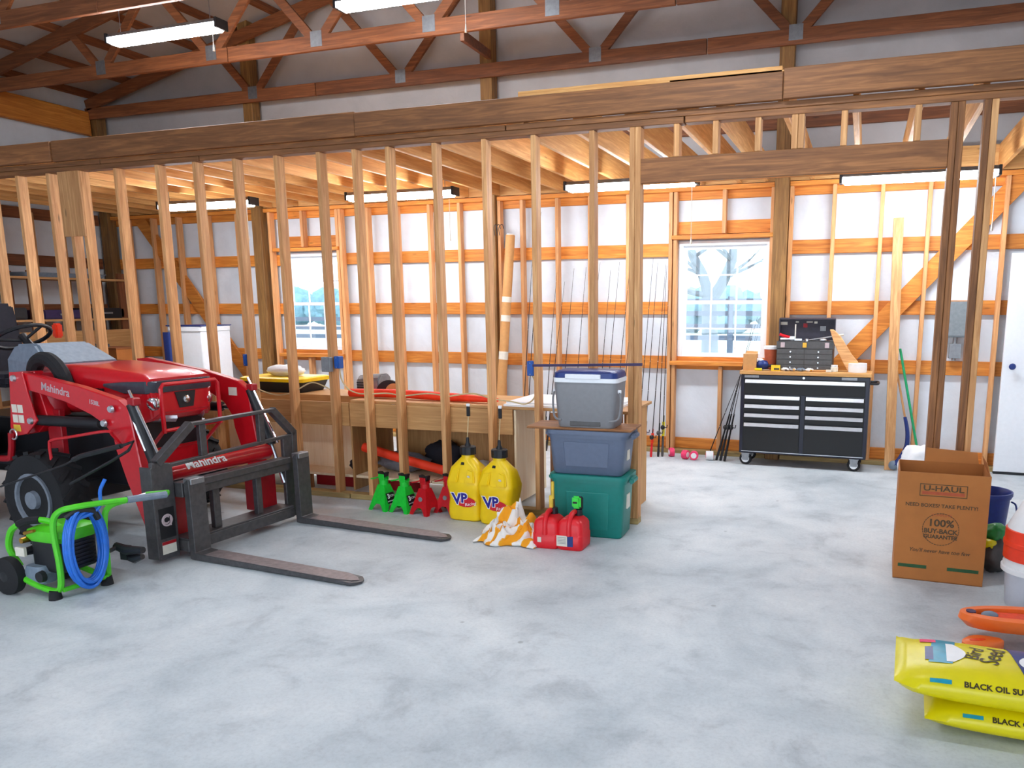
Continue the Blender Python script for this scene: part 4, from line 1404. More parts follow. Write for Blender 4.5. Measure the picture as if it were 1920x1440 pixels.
MB().lathe([(.15, .191), (.172, .192), (.172, .215), (.162, .218), (.164, .235), (.155, .26), (.14, .26), (.138, .2)], seg=28).obj('bucket_rim', 'bucketwhite', wb, True)
MB().lathe([(.15, .262), (.166, .262), (.166, .33), (.17, .335), (.17, .355), (.164, .36), (.163, .42), (.15, .425), (.13, .40), (.13, .27)], seg=28).obj('red_bucket', 'bucketred', wb, True, label='orange-red bucket')
MB().lathe([(.152, .40), (.156, .43), (.11, .53), (.09, .575), (.08, .58), (.001, .58)], seg=28).obj('white_bucket', 'bucketwhite', wb, True)
MB().lathe([(.07, .581), (.06, .61), (.03, .625), (.001, .626)], seg=16).obj('dark_cap', 'purple', wb, True)

# ---- orange moulded things
ot = thing('orange_scoop', 'orange moulded plastic shell with dark holes, above the seed bags', 'toy', (.75, 4.03, .0), math.radians(8))
lp0, lp1, lp2, lp3 = [], [], [], []
n = 36
for i in range(n):
    a = 2 * PI * i / n
    ca, sa = math.cos(a), math.sin(a)
    ex = .24 * math.copysign(abs(ca) ** .8, ca)
    ey = .115 * math.copysign(abs(sa) ** .9, sa) * (1 + .25 * ca)
    lp0.append((ex * .85, ey * .75, .07))
    lp1.append((ex, ey, .105))
    lp2.append((ex * .97, ey * .95, .135))
    lp3.append((ex * .78, ey * .55, .137))
lp4 = [(x * .97, y * .95, .10) for x, y, z in lp3]
MB().loft([lp0, lp1, lp2, lp3, lp4]).obj('shell', 'toyorange', ot, True, ang=50)
MB().box((-.09, -.05, .101), (.16, .05, .124)).obj('recess', 'toyred', ot, bevel=.004)
MB().cyl((-.185, .0, .128), (-.185, .0, .142), .022, .022, 14).obj('dark_plug', 'purple', ot, True)
MB().ball((-.10, .0, .122), (.04, .03, .022), 14, 8).obj('clear_lens', 'dashgrey', ot, True)
MB().tube(smooth_path([(.10, -.12, .0), (.10, -.11, .09), (.12, -.06, .15), (.15, .02, .17), (.19, .09, .14)], 5), .016, 8).obj('strap', 'purple', ot, True, label='dark purple carrying strap')
o2 = thing('orange_scoop', 'orange rounded plastic paddle lying under the larger orange shell', 'toy', (.61, 3.86, 0), math.radians(25))
lp0, lp1 = [], []
for i in range(28):
    a = 2 * PI * i / 28
    ca, sa = math.cos(a), math.sin(a)
    w = .062 if ca < 0 else .062 - .03 * ca
    lp0.append((.10 * ca, w * sa, .012))
    lp1.append((.10 * ca, w * sa, .05))
MB().loft([[(x * .8, y * .8, 0) for x, y, z in lp0], lp0, lp1, [(x * .85, y * .85, .06) for x, y, z in lp1]]).obj('paddle', 'toyorange', o2, True, ang=50)
MB().loft([[(.04 * math.cos(2 * PI * i / 16) - .03, .012 * math.sin(2 * PI * i / 16), .0605) for i in range(16)], [(.04 * math.cos(2 * PI * i / 16) - .03, .012 * math.sin(2 * PI * i / 16), .062) for i in range(16)]]).obj('slot', 'toyred', o2)


# ---- seed bags
def seed_bag(name, loc, rz, L, Wd, H, label, seed, top):
    r = thing(name, label, 'bag', loc, rz, 'yellow seed bags')
    nu, nv = 40, 22
    rng = Vector((seed * 3.1, seed, 0))
    mb = MB()

    def pt(u, v, s):
        # pillow: u,v in -1..1
        x, y = u * L / 2, v * Wd / 2
        e = (1 - abs(u) ** 5) * (1 - abs(v) ** 3.2)
        e = max(e, 0) ** .55
        w = mnoise.noise(Vector((u * 2.2, v * 2.2, s)) + rng) * .10 + abs(mnoise.noise(Vector((u * 7 - v * 5, u * 2 + v * 2, s)) + rng)) * .07
        pin = 1 - .07 * (1 - abs(u)) * (abs(v) ** 4)
        z = H / 2 + s * H / 2 * e * (1 - .5 * w if s > 0 else 1 - .25 * w)
        flap = max(0, (abs(u) - .86) / .14)
        z += flap * H * (.14 if u < 0 else .1) * top
        return Vector((x, y * pin, max(z, .001)))
    top_v = [[mb.bm.verts.new(pt(-1 + 2 * i / (nu - 1), -1 + 2 * j / (nv - 1), 1)) for i in range(nu)] for j in range(nv)]
    bot_v = [[mb.bm.verts.new(pt(-1 + 2 * i / (nu - 1), -1 + 2 * j / (nv - 1), -1)) for i in range(nu)] for j in range(nv)]
    for A, fl in ((top_v, 0), (bot_v, 1)):
        for j in range(nv - 1):
            for i in range(nu - 1):
                q = (A[j][i], A[j][i + 1], A[j + 1][i + 1], A[j + 1][i])
                mb.bm.faces.new(q if not fl else tuple(reversed(q)))
    bmesh.ops.remove_doubles(mb.bm, verts=mb.bm.verts, dist=.0008)
    mb.obj('sack', 'bag', r, True, ang=75)
    return r, pt


def on_top(me_o, pt, L, Wd, lift=.002, s=1):
    # press a flat print onto the bag's surface (flat x,y in bag coordinates)
    for v in me_o.data.vertices:
        u, w = v.co.x / (L / 2), v.co.y / (Wd / 2)
        v.co = pt(max(-1, min(1, u)), max(-1, min(1, w)), s) + Vector((0, 0, lift + v.co.z))


def grid_patch(name, mat, parent, poly_fn, nx=14, ny=12):
    mb = MB()
    vs = [[mb.bm.verts.new(Vector((*poly_fn(i / (nx - 1), j / (ny - 1)), 0))) for i in range(nx)] for j in range(ny)]
    for j in range(ny - 1):
        for i in range(nx - 1):
            mb.bm.faces.new((vs[j][i], vs[j][i + 1], vs[j + 1][i + 1], vs[j + 1][i]))
    return mb.obj(name, mat, parent, True)


BL, BW = .92, .44
b0, pt0 = seed_bag('seed_bag', (.74, 3.19, 0), math.radians(-3), BL - .06, BW - .03, .115, 'yellow sunflower seed bag at the bottom, half hidden under the other bag', 1, 0)
b1, pt1 = seed_bag('seed_bag', (.655, 3.205, .104), math.radians(-3), BL, BW, .138, 'yellow sunflower seed bag with teal print lying on top', 2, 1)
p = grid_patch('print_patch', 'bagteal', b1, lambda a, b: (-.34 + .085 * a + .02 * b, -.09 + .26 * b))
on_top(p, pt1, BL, BW)
p = grid_patch('print_patch', 'bagblue', b1, lambda a, b: (-.352 + .03 * a, -.07 + .12 * b))
on_top(p, pt1, BL, BW, .003)
p = grid_patch('print_patch', 'inkwhite', b1, lambda a, b: (-.275 + (.025 + .045 * math.sin(PI * b)) * a, -.075 + .17 * b))
on_top(p, pt1, BL, BW, .003)
p = grid_patch('print_patch', 'pink', b1, lambda a, b: (-.37 + .06 * a, .10 + .05 * b))
on_top(p, pt1, BL, BW, .003)
p = grid_patch('print_patch', 'bagblue', b1, lambda a, b: (-.06 + .2 * a + .06 * (1 - b), -.20 + .40 * b))
on_top(p, pt1, BL, BW)
p = grid_patch('print_patch', 'inkwhite', b1, lambda a, b: (.05 + .07 * a * math.cos(6.28 * b), .0 + .07 * a * math.sin(6.28 * b)), 6, 24)
on_top(p, pt1, BL, BW, .003)
p = grid_patch('print_patch', 'bagteal', b1, lambda a, b: (-.005 + .02 * a, -.19 + .16 * b))
on_top(p, pt1, BL, BW, .003)


def bag_text(body, size, x, y, rot, r, pt, L, Wd, sx=1.0, mat='inkbrown', bold=.001):
    o = text(body, size, 'lettering', mat, r, Matrix.Translation((x, y, 0)) @ Matrix.Rotation(rot, 4, 'Z'), ext=.0, sx=sx, bold=bold)
    on_top(o, pt, L, Wd, .0025)


bag_text('Bird', .075, -.172, .03, PI / 2 - .25, b1, pt1, BL, BW)
bag_text('Seed', .095, -.105, .03, PI / 2 - .25, b1, pt1, BL, BW, .95)
bag_text('BLACK OIL SUNFLOWER SEED', .028, -.01, -.198, -.0, b1, pt1, BL, BW, 1.1)
p = grid_patch('print_patch', 'bagteal', b1, lambda a, b: (-.335 + .075 * a, -.204 + .016 * b))
on_top(p, pt1, BL, BW, .0025)
bag_text('BLACK OIL SUNFLOWER SEED', .027, -.0, -.186, 0, b0, pt0, BL - .06, BW - .03, 1.1)
p = grid_patch('print_patch', 'bagteal', b0, lambda a, b: (-.30 + .07 * a, -.192 + .014 * b))
on_top(p, pt0, BL - .06, BW - .03, .0025)

# ================================================================== BACK ROOM
# ---- long plywood workbench behind the studs
wb_ = thing('workbench', 'long plywood workbench right behind the open studs', 'workbench', (-3.5, 5.9, 0))
ox, oy = -3.5, 5.9


def wbox(name, mat, lo, hi, bev=.002, label=None):
    return MB().box((lo[0] - ox, lo[1] - oy, lo[2]), (hi[0] - ox, hi[1] - oy, hi[2])).obj(name, mat, wb_, bevel=bev, label=label)


for a, b, c in ((-5.62, -4.03, 5.79), (-4.02, -2.64, 5.53), (-2.63, -1.60, 5.53)):
    wbox('bench_top', 'ply_x', (a, c, .80), (b, 6.22, .822))
wbox('back_rail', 'ply_x', (-5.62, 5.775, .74), (-4.03, 5.789, .822))
wbox('apron', 'ply_x', (-5.62, 5.515, .602), (-4.03, 5.529, .80))
wbox('apron', 'ply_x', (-4.02, 5.515, .602), (-2.53, 5.529, .80))
wbox('end_panel', 'beam_z', (-2.22, 5.52, .0), (-1.64, 5.532, .79))
for a, b in ((-5.62, -4.05), (-4.03, -3.30), (-3.29, -2.54)):
    wbox('shelf', 'palewood', (a, 5.56, .150), (b, 6.15, .172))
for a, b in ((-5.6, -4.06), ):
    wbox('back_panel', 'palewood', (a, 5.80, .172), (b, 5.812, .79))
for a, b in ((-4.0, -3.47), (-3.46, -2.96), (-2.95, -2.54)):
    wbox('back_panel', 'ply_z', (a, 6.16, .172), (b, 6.175, .79))
for x in (-5.6, -4.04, -2.53):
    wbox('side_panel', 'ply_z' if x < -3 else 'palewood', (x, 5.54, .046), (x + .018, 6.15, .795))
wbox('side_panel', 'ply_z', (-1.64, 5.56, .0), (-1.622, 6.15, .795))
for x in (-5.3, -4.6, -3.9, -3.2, -2.6):
    wbox('leg', 'stud_z', (x, 5.60, 0), (x + .04, 5.69, .149))
wbox('pull_dowel', 'joist_z', (-4.33, 5.76, .25), (-4.31, 5.78, .59))
for x in (-4.56, -3.93, -3.1):
    wbox('toe_kick', 'darkred', (x, 5.72, .02), (x + .45, 5.735, .13))

# ---- things on and in the bench
tb = thing('storage_tote', 'black tote with bright yellow lid on the workbench, left of the grey junction box', 'tote', (-5.06, 6.0, .823))
MB().loft([rrect(0, 0, a, b, .03, z, 3) for z, a, b in ((0, .30, .17), (.095, .335, .2))]).obj('tub', 'black', tb, True)
MB().loft([rrect(0, 0, a, b, .03, z, 3) for z, a, b in ((.096, .35, .212), (.125, .35, .212), (.135, .33, .19))]).obj('lid', 'yellow', tb, True)
wp = thing('paper_packet', 'white crumpled plastic packet lying on the yellow tote lid', 'packet', (-5.05, 6.0, .96))
MB().ball((0, 0, .045), (.20, .12, .055), 20, 12, lambda n: 1 + .2 * mnoise.noise(n * 3)).obj('packet', 'paper', wp, True, ang=80)
pp = thing('paper_pile', 'messy pile of papers and magazines at the far left of the workbench', 'papers', (-5.48, 6.0, .823))
for k in range(5):
    o = MB().boxm((.26, .2, .012), Matrix.Translation((.02 * math.sin(k * 3), .01 * k, .007 + .0125 * k)) @ Matrix.Rotation(.3 * math.sin(2.1 * k), 4, 'Z')).obj('paper_sheaf', ('paper', 'darkred', 'paper', 'navy', 'paper')[k], pp)
sa = thing('miter_saw', 'grey power saw with round black blade guard on the workbench', 'saw', (-3.98, 5.95, .823))
MB().loft([rrect(-.09, 0, a, b, .03, z, 3) for z, a, b in ((0, .13, .14), (.02, .13, .14))]).obj('saw_base', 'black', sa, True)
MB().loft([[(-.2 + x * .0, y, z) for y, z in ((-.1, .03), (.1, .03), (.1, .13), (.06, .17), (-.06, .17), (-.1, .13))], [(.03, y, z) for y, z in ((-.1, .03), (.1, .03), (.1, .15), (.06, .185), (-.06, .185), (-.1, .15))]]).obj('motor', 'galv', sa, bevel=.012, bseg=2)
for k in range(4):
    MB().box((-.19, -.106, .045 + .02 * k), (-.07, -.10, .055 + .02 * k)).obj('vent_slot', 'black', sa)
MB().lathe([(.13, -.012), (.135, 0), (.13, .012)], mat=Matrix.Translation((.16, -.09, .02)) @ Matrix.Rotation(PI / 2, 4, 'X'), seg=28).obj('blade_guard', 'black', sa, True) if False else MB().prism([(.14 * math.cos(PI * i / 16) + .14, .14 * math.sin(PI * i / 16) + .002) for i in range(17)], 'y', -.11, -.085).obj('blade_guard', 'black', sa)
MB().prism([(.085 * math.cos(PI * i / 12) + .19, .085 * math.sin(PI * i / 12) + .03) for i in range(13)], 'y', -.118, -.111).obj('guard_label', 'kraft', sa, label='tan label plate')
n1 = MB().tube(smooth_path([(-4.15, 5.72, .858), (-3.7, 5.72, .866), (-3.2, 5.70, .858), (-2.72, 5.66, .852)], 6), [.036] * 13 + [.034, .031, .028, .024, .020, .014], 14).obj('foam_noodle', 'orange', None, True)
tag(n1, 'long red-orange foam noodle lying along the workbench top', 'foam noodle', 'foam noodles')
n2 = MB().tube([(-4.00, 5.72, .435), (-3.02, 5.65, .20 - .055)] if False else [(-4.0, 5.66, .40), (-3.6, 5.66, .315), (-3.05, 5.66, .212)], .039, 14).obj('foam_noodle', 'orange', None, True)
tag(n2, 'red-orange foam noodle slanting down inside the bench', 'foam noodle', 'foam noodles')
wsht = MB().loft([rrect(-2.16, 5.86, .46, .32, .01, z, 2) for z in (.8225, .838)]).obj('foam_board', 'paper', None)
tag(wsht, 'white flat panel lying on the right end of the workbench', 'panel')
w2 = MB().box((-2.62, 5.60, .839), (-1.72, 6.16, .852)).obj('foam_board', 'white', None, bevel=.002)
tag(w2, 'white flat panel, upper one of the pair beside the cooler', 'panel')
d1 = MB().ball((-3.72, 5.83, .26), (.25, .12, .085), 26, 14, lambda n: 1 + .18 * mnoise.noise(n * 2.5) + .08 * mnoise.noise(n * 7)).obj('duffel_bag', 'tarp', None, True, ang=80)
tag(d1, 'grey crumpled bag on the bench shelf under the slanting noodle', 'bag')
d2 = MB().ball((-3.42, 6.01, .29), (.19, .11, .13), 26, 14, lambda n: 1 + .3 * mnoise.noise(n * 2.2 + Vector((4, 0, 0))) + .1 * mnoise.noise(n * 7)).obj('backpack', 'blackcloth', None, True, ang=80)
tag(d2, 'black cloth bag behind the slanting noodle on the bench shelf', 'bag')
d3 = MB().ball((-3.03, 5.9, .235), (.15, .12, .06), 20, 12, lambda n: 1 + .3 * mnoise.noise(n * 2.2 + Vector((8, 0, 0)))).obj('rag', 'paper', None, True, ang=80)
tag(d3, 'pale crumpled rag on the bench shelf behind the red jack stands', 'rag')
sh = MB().ball((-4.13, 5.72, .225), (.06, .05, .052), 14, 9, lambda n: 1 + .25 * mnoise.noise(n * 3)).obj('cap', 'blackcloth', None, True)
tag(sh, 'small dark cloth cap on the pale bench shelf by the third stud', 'cap')

# ---- electrical boxes and cables on the studs
def outlet(x, y, z, w, h, d, mat, label, name='outlet_box'):
    r = thing(name, label, 'outlet box', (x, y, z))
    MB().box((-w / 2, -d / 2, -h / 2), (w / 2, d / 2, h / 2)).obj('box', mat, r, bevel=.004)
    MB().box((-w / 2 + .008, -d / 2 - .003, -h / 2 + .008), (w / 2 - .008, -d / 2, h / 2 - .008)).obj('cover', mat, r)
    for s in (-1, 1):
        MB().cyl((0, -d / 2 - .006, s * h * .38), (0, -d / 2 - .003, s * h * .38), .004, seg=8).obj('screw', 'galv', r)
    return r


outlet(-4.968 + -.018 - .012, 5.47, 1.14, .04, .10, .07, 'bluebox', 'small blue outlet box on a stud above the far end of the red loader')
outlet(-4.125, 5.395, 1.125, .085, .12, .045, 'grey_metal', 'grey metal junction box on the face of a stud', 'junction_box')
outlet(-4.055, 5.455, 1.14, .05, .10, .06, 'bluebox', 'small blue outlet box right beside the grey junction box')
outlet(-2.335, 5.46, 1.13, .055, .11, .07, 'bluebox', 'blue outlet box on the stud left of the cooler')


def cable(pts, label, r=.006, mat='wire', name='cable'):
    o = MB().tube(smooth_path(pts, 6), r, 6).obj(name, mat, None, True)
    tag(o, label, 'cable', 'cables between the studs')


cy_ = 5.485
cable([(-5.0, cy_, 1.09), (-4.985, cy_, .95), (-4.91, cy_ - .0, .885), (-4.78, cy_ + .06, .835), (-4.62, cy_ + .06, .86), (-4.54, cy_, .90)], 'cream cable drooping below the blue box nearest the tractor')
cable([(-4.50, cy_, .90), (-4.40, cy_ + .05, .955), (-4.28, cy_ + .05, .93), (-4.14, cy_, .89)], 'cream cable arching in front of the yellow lidded tote')
cable([(-4.05, 5.455, 1.09), (-4.06, cy_, 1.0), (-4.0, cy_, .92), (-3.9, cy_, .885), (-3.80, cy_, .885)], 'cable dropping from the blue box beside the grey junction box')
cable([(-3.77, cy_, .885), (-3.65, cy_ + .04, .89), (-3.5, cy_, .88)], 'cable bridging the studs in front of the power saw')
cable([(-3.46, cy_, .88), (-3.28, cy_ + .04, .90), (-3.11, cy_, .895)], 'cable bridging the studs just right of the power saw')
cable([(-3.06, cy_, .89), (-2.87, cy_ + .04, .915), (-2.70, cy_, .885)], 'cable bridging the studs above the tip of the long noodle')
cable([(-2.65, cy_, .88), (-2.52, cy_ + .02, .865), (-2.42, cy_ + .03, .85), (-2.34, cy_ + .02, .90), (-2.315, cy_, 1.0), (-2.335, 5.46, 1.08)], 'cable looping up to the blue box left of the cooler')

# ---- appliance, bins and shelf at the far left
ap = thing('freezer', 'tall white appliance with a dark blue edge at the back left', 'appliance', (-7.66, 7.62, 0), math.radians(4))
MB().loft([rrect(0, 0, a, b, .02, z, 4) for z, a, b in ((.03, .24, .25), (1.30, .24, .25))]).obj('cabinet', 'white', ap, True)
MB().loft([rrect(0, 0, a, b, .04, z, 4) for z, a, b in ((1.303, .25, .26), (1.35, .25, .26), (1.36, .24, .25))]).obj('lid', 'white', ap, True)
MB().loft([rrect(-.235, -.265, .05, .03, .02, z, 3) for z in (.04, 1.29)]).obj('corner_post', 'navy', ap, True, label='dark blue rounded corner strip')
MB().box((-.25, -.262, 1.361), (.25, .262, 1.372)).obj('lid_trim', 'navy', ap)
for x in (-.15, .15):
    MB().cyl((x, -.15, 0), (x, -.15, .03), .025, seg=10).obj('foot', 'black', ap)
sf = thing('shelf_unit', 'dark timber shelf unit along the left wall, seen between the leftmost studs', 'shelf', (-9.5, 6.8, 0))
for y in (-1.2, 0, 1.2):
    for x in (-.2, .2):
        MB().box((x - .02, y - .045, 0), (x + .02, y + .045, 2.02)).obj('upright', 'truss_z', sf)
for z in (.45, .92, 1.42, 1.92):
    MB().box((-.24, -1.3, z), (.26, 1.3, z + .025)).obj('shelf_board', 'ply_y', sf)
MB().box((.262, -1.3, .93), (.275, 1.3, 1.30)).obj('front_panel', 'ply_y', sf)
for i, (y, h, mt, lb) in enumerate(((-.95, .12, 'navy', 'dark blue flat case on the left shelf unit, nearest the viewer'), (-.35, .14, 'black', 'black flat case in the middle of the left shelf unit'), (.35, .11, 'purple', 'dark purple case on the left shelf unit, third along'), (.95, .13, 'black', 'black case at the far end of the left shelf unit'))):
    c = thing('tool_case', lb, 'case', (-9.46, 6.8 + y, 1.446), 0, 'cases on the left shelf unit')
    MB().box((-.18, -.25, 0), (.18, .25, h)).obj('case_body', mt, c, bevel=.012, bseg=2)
    MB().box((.181, -.06, h * .4), (.20, .06, h * .6)).obj('handle', 'galv', c, bevel=.004)
sheet = thing('plastic_tray', 'grey translucent tray on the top board of the left shelf unit', 'tray', (-9.45, 7.2, 1.946))
MB().loft([rrect(0, 0, a, b, .03, z, 3) for z, a, b in ((0, .2, .5), (.05, .24, .55))]).obj('tray', 'dashgrey', sheet, True)
bt_ = thing('storage_tote', 'dark grey-blue tote standing behind the steering wheel', 'tote', (-8.05, 6.3, .90))
MB().loft([rrect(0, 0, a, b, .03, z, 3) for z, a, b in ((0, .20, .17), (.26, .23, .2))]).obj('tub', 'tote', bt_, True)
MB().loft([rrect(0, 0, a, b, .03, z, 3) for z, a, b in ((.261, .245, .212), (.29, .245, .212))]).obj('lid', 'black', bt_, True)
b2 = thing('work_table', 'timber table at the back left carrying boxes and the dark tote', 'table', (-8.3, 6.6, 0))
MB().box((-.75, -.6, .87), (.45, .9, .898)).obj('tabletop', 'ply_x', b2)
for x in (-.7, .35):
    for y in (-.55, .85):
        MB().box((x, y - .045, 0), (x + .045, y, .869)).obj('leg', 'stud_z', b2)
cb = thing('cardboard_box', 'brown cardboard box on the back left table behind the tractor hood', 'box', (-8.5, 7.15, .899))
MB().box((-.22, -.18, 0), (.22, .18, .2)).obj('box_body', 'card', cb, bevel=.003)
MB().box((-.225, -.185, .2), (.225, .185, .215)).obj('flap', 'card_in', cb)
cs = thing('tool_case', 'flat black case with blue end on the back left table behind the hood', 'case', (-8.2, 6.75, .899))
MB().box((-.22, -.15, 0), (.24, .15, .085)).obj('case_body', 'black', cs, bevel=.01)
MB().box((-.30, -.14, 0), (-.221, .14, .075)).obj('case_end', 'navy', cs, bevel=.008)

# ---- cardboard tube and fishing rods along the back wall
kt = thing('cardboard_tube', 'long brown cardboard tube leaning on the back wall post', 'tube', (-3.90, 8.10, 0))
a0, a1 = Vector((0, 0, .0)), Vector((.15, .12, 2.36))
MB().cyl(a0, a1, .052, seg=20).obj('tube_body', 'kraft', kt, True)
for f, hh_ in ((.42, .09), (.60, .07), (.69, .06)):
    q = a0.lerp(a1, f)
    q2 = a0.lerp(a1, f + hh_ / 2.36)
    MB().cyl(q, q2, .0535, seg=20).obj('label_patch', 'sticker', kt, True, label='white label wrapped on the tube')
MB().cyl(a1, a1 + Vector((0, 0, .012)), .045, seg=16).obj('tube_end', 'cord', kt)
hk = MB()
for k in range(3):
    hk.tube(smooth_path([(-.03 + .03 * k, .1, 2.36), (-.04 + .03 * k, .1, 2.44), (-.02 + .04 * k, .1, 2.48), (0 + .04 * k, .1, 2.43)], 4), .004, 5)
hk.obj('wire_hook', 'black', kt, True)


def rod(top, bot, label, reel='black', grip='black', glen=.38, seat=None, group='fishing rods against the back wall'):
    top, bot = Vector(top), Vector(bot)
    r = thing('fishing_rod', label, 'fishing rod', bot, 0, group)
    d = (top - bot)
    L = d.length
    d = d / L
    bow = Vector((0, -.02, 0))
    pts = [bot * 0 + d * (L * t) + bow * math.sin(PI * t) for t in (0, .2, .4, .6, .8, 1)]
    MB().tube(pts, [.0062, .0056, .0048, .0038, .0028, .0016], 6).obj('blank', 'black', r, True)
    if glen:
        g = MB()
        g.tube([d * .0, d * .03, d * (glen * .5), d * (glen * .55), d * glen], [.011, .014, .011, .009, .008], 8)
        g.obj('grip', grip, r, True)
        rp = d * (glen * .72) + Vector((.0, -.03, 0))
        rl = MB()
        rl.ball(rp, (.024, .028, .026), 10, 7)
        rl.tube([d * (glen * .72), rp], .007, 6)
        rl.tube([rp + Vector((.02, 0, 0)), rp + Vector((.045, -.005, 0)), rp + Vector((.05, -.005, .03))], .005, 6)
        rl.obj('reel', reel, r, True)
        if seat:
            MB().tube([d * (glen * .5), d * (glen * .85)], .0155, 8).obj('reel_seat', seat, r, True)
    gd = MB()
    for t in (.35, .5, .63, .75, .86, .95):
        c = d * (L * t) + bow * math.sin(PI * t) + Vector((0, -.008, 0))
        gd.torus(c, .007 - .004 * t, .0012, 'z', 8, 4)
    gd.obj('guide', 'alu', r, True)
    return r


RN = ['first', 'second', 'third', 'fourth', 'fifth', 'sixth', 'seventh', 'eighth', 'ninth', 'tenth', 'eleventh']
tops = [(-3.46, 2.66), (-3.40, 2.60), (-3.22, 1.95), (-3.13, 1.85), (-3.02, 1.99), (-2.88, 2.0), (-2.72, 2.05), (-2.60, 1.97), (-2.50, 2.05), (-2.38, 2.04), (-2.33, 1.92)]
for i, (x, z) in enumerate(tops):
    rod((x, 8.27, z), (x - .10 - .03 * math.sin(i * 2.4), 8.0 + .03 * math.sin(i * 1.7), 0),
        'thin dark fishing rod on the back wall, %s from the cardboard tube' % RN[i], reel=('black', 'purple', 'toolgrey')[i % 3])
rod((-2.13, 8.27, 2.08), (-2.14, 7.72, 0), 'black fishing rod nearest the stud post, black reel', glen=.42)
rod((-2.08, 8.27, 2.03), (-2.10, 7.85, 0), 'fishing rod with purple-blue reel, next to the black one by the post', reel='purple', glen=.40)
rod((-1.99, 8.27, 2.02), (-2.06, 7.99, 0), 'fishing rod with a bright red reel seat and red butt', grip='gasred', seat='orange', glen=.30)
rod((-1.975, 8.24, 2.0), (-1.99, 8.03, 0), 'dark fishing rod just right of the red-seated rod', glen=.36, reel='toolgrey')
rod((-1.955, 8.27, 1.85), (-1.95, 8.05, 0), 'fishing rod with yellow-green lower section by the window trimmer', grip='toolgrey', seat='bag', glen=.44)
lab = ('long gun-dark rod leaning left of the tool chest, leftmost butt', 'dark rod leaning left of the tool chest, middle butt', 'dark thick rod leaning left of the tool chest, rightmost butt')
for i, (t_, b_) in enumerate((((-1.02, 8.22, 1.47), (-1.37, 8.04, 0)), ((-1.06, 8.22, 1.42), (-1.325, 8.02, 0)), ((-1.145, 8.24, .95), (-1.28, 8.0, 0)))):
    rod(t_, b_, lab[i], glen=.50, group='rods beside the tool chest')
tp = rod((-1.14, 8.24, .98), (-1.475, 8.09, 0), 'thin bare rod tip leaning beside the tool chest over the pink rolls', glen=0, group='rods beside the tool chest')

# ---- pink rolls on the floor
for i, (x, y, mt, lb) in enumerate(((-1.86, 8.09, 'pink', 'pink tape roll lying on the floor, leftmost of the row'), (-1.69, 8.0, 'pink', 'pink tape roll in the middle of the row on the floor'),
                                    (-1.595, 7.98, 'pink', 'pink tape roll with white core ring facing forward'), (-1.44, 8.03, 'paper', 'white and pink roll, rightmost of the row on the floor'))):
    r = thing('tape_roll', lb, 'tape roll', (x, y, 0), (.5, -.3, .1, .2)[i], 'pink rolls on the floor')
    Lr = (.05, .055, .05, .075)[i]
    m = Matrix.Translation((0, 0, .048)) @ Matrix.Rotation(PI / 2, 4, 'X' if i == 2 else 'Y')
    MB().lathe([(.028, -Lr / 2 * 1), (.046, -Lr / 2), (.048, 0), (.046, Lr / 2), (.028, Lr / 2)], mat=m, seg=20).obj('roll', mt, r, True)
    MB().lathe([(.022, -Lr / 2 - .003), (.029, -Lr / 2 - .003), (.029, Lr / 2 + .003), (.022, Lr / 2 + .003)], mat=m, seg=20).obj('core', 'paper' if i != 3 else 'pink', r, True)

# ---- rolling tool chest
tc_ = thing('tool_chest', 'wide black rolling tool chest with aluminium drawer pulls and wooden top', 'tool chest', (-.515, 7.865, 0), math.radians(-1.5))
HW = .605
MB().box((-HW, .012, .125), (HW, .37, .915)).obj('cabinet', 'chest', tc_, bevel=.006)
MB().box((-HW - .012, -.012, .917), (HW + .012, .375, .952)).obj('worktop', 'joist_x', tc_, bevel=.003, label='pale wooden worktop')


def drawer(x0, x1, z0, z1, zh):
    d = MB().box((x0, 0, z0), (x1, .011, z1)).obj('drawer', 'chestface', tc_, bevel=.003)
    MB().prism([(-.022, zh - .018), (-.001, zh - .018), (-.001, zh + .016), (-.010, zh + .016)], 'x', x0 + .01, x1 - .01).obj('drawer_pull', 'alu', d, bevel=.002)
    return d


drawer(-.57, .57, .725, .878, .852)
for x0, x1 in ((-.57, -.02), (.02, .57)):
    drawer(x0, x1, .628, .716, .695)
    drawer(x0, x1, .538, .622, .603)
    drawer(x0, x1, .448, .532, .512)
    drawer(x0, x1, .155, .442, .418)
MB().box((-.58, -.001, .143), (.58, .011, .148)).obj('kick_trim', 'alu', tc_)
for x in (-.50, .42):
    MB().box((x - .07, .008, .884), (x + .07, .0115, .909)).obj('name_plate', 'galv', tc_)
MB().cyl((0, .004, .893), (0, .013, .893), .012, seg=12).obj('lock', 'chrome', tc_, True)
MB().tube(smooth_path([(.606, .08, .85), (.67, .09, .85), (.68, .2, .85), (.67, .30, .85), (.606, .31, .85)], 4), .012, 8).obj('side_handle', 'black', tc_, True)
for x in (-.54, .50):
    for y in (.05, .32):
        cst = MB().lathe([(.03, -.018), (.055, -.02), (.062, -.01), (.062, .01), (.055, .02), (.03, .018)], mat=Matrix.Translation((x, y, .062)) @ Matrix.Rotation(PI / 2, 4, 'X'), seg=20).obj('caster', 'rubber', tc_, True)
        MB().cyl((x, y - .024, .062), (x, y + .024, .062), .038, seg=16).obj('caster_hub', 'white', cst, True)
        MB().loft([[(x - .03, y - .032, .05), (x + .03, y - .032, .05), (x + .04, y - .032, .12), (x - .04, y - .032, .12)], [(x - .03, y - .029, .05), (x + .03, y - .029, .05), (x + .04, y - .029, .12), (x - .04, y - .029, .12)]]).obj('caster_fork', 'galv', cst)
        MB().box((x - .045, y - .04, .118), (x + .045, y + .04, .1245)).obj('caster_plate', 'galv', cst)

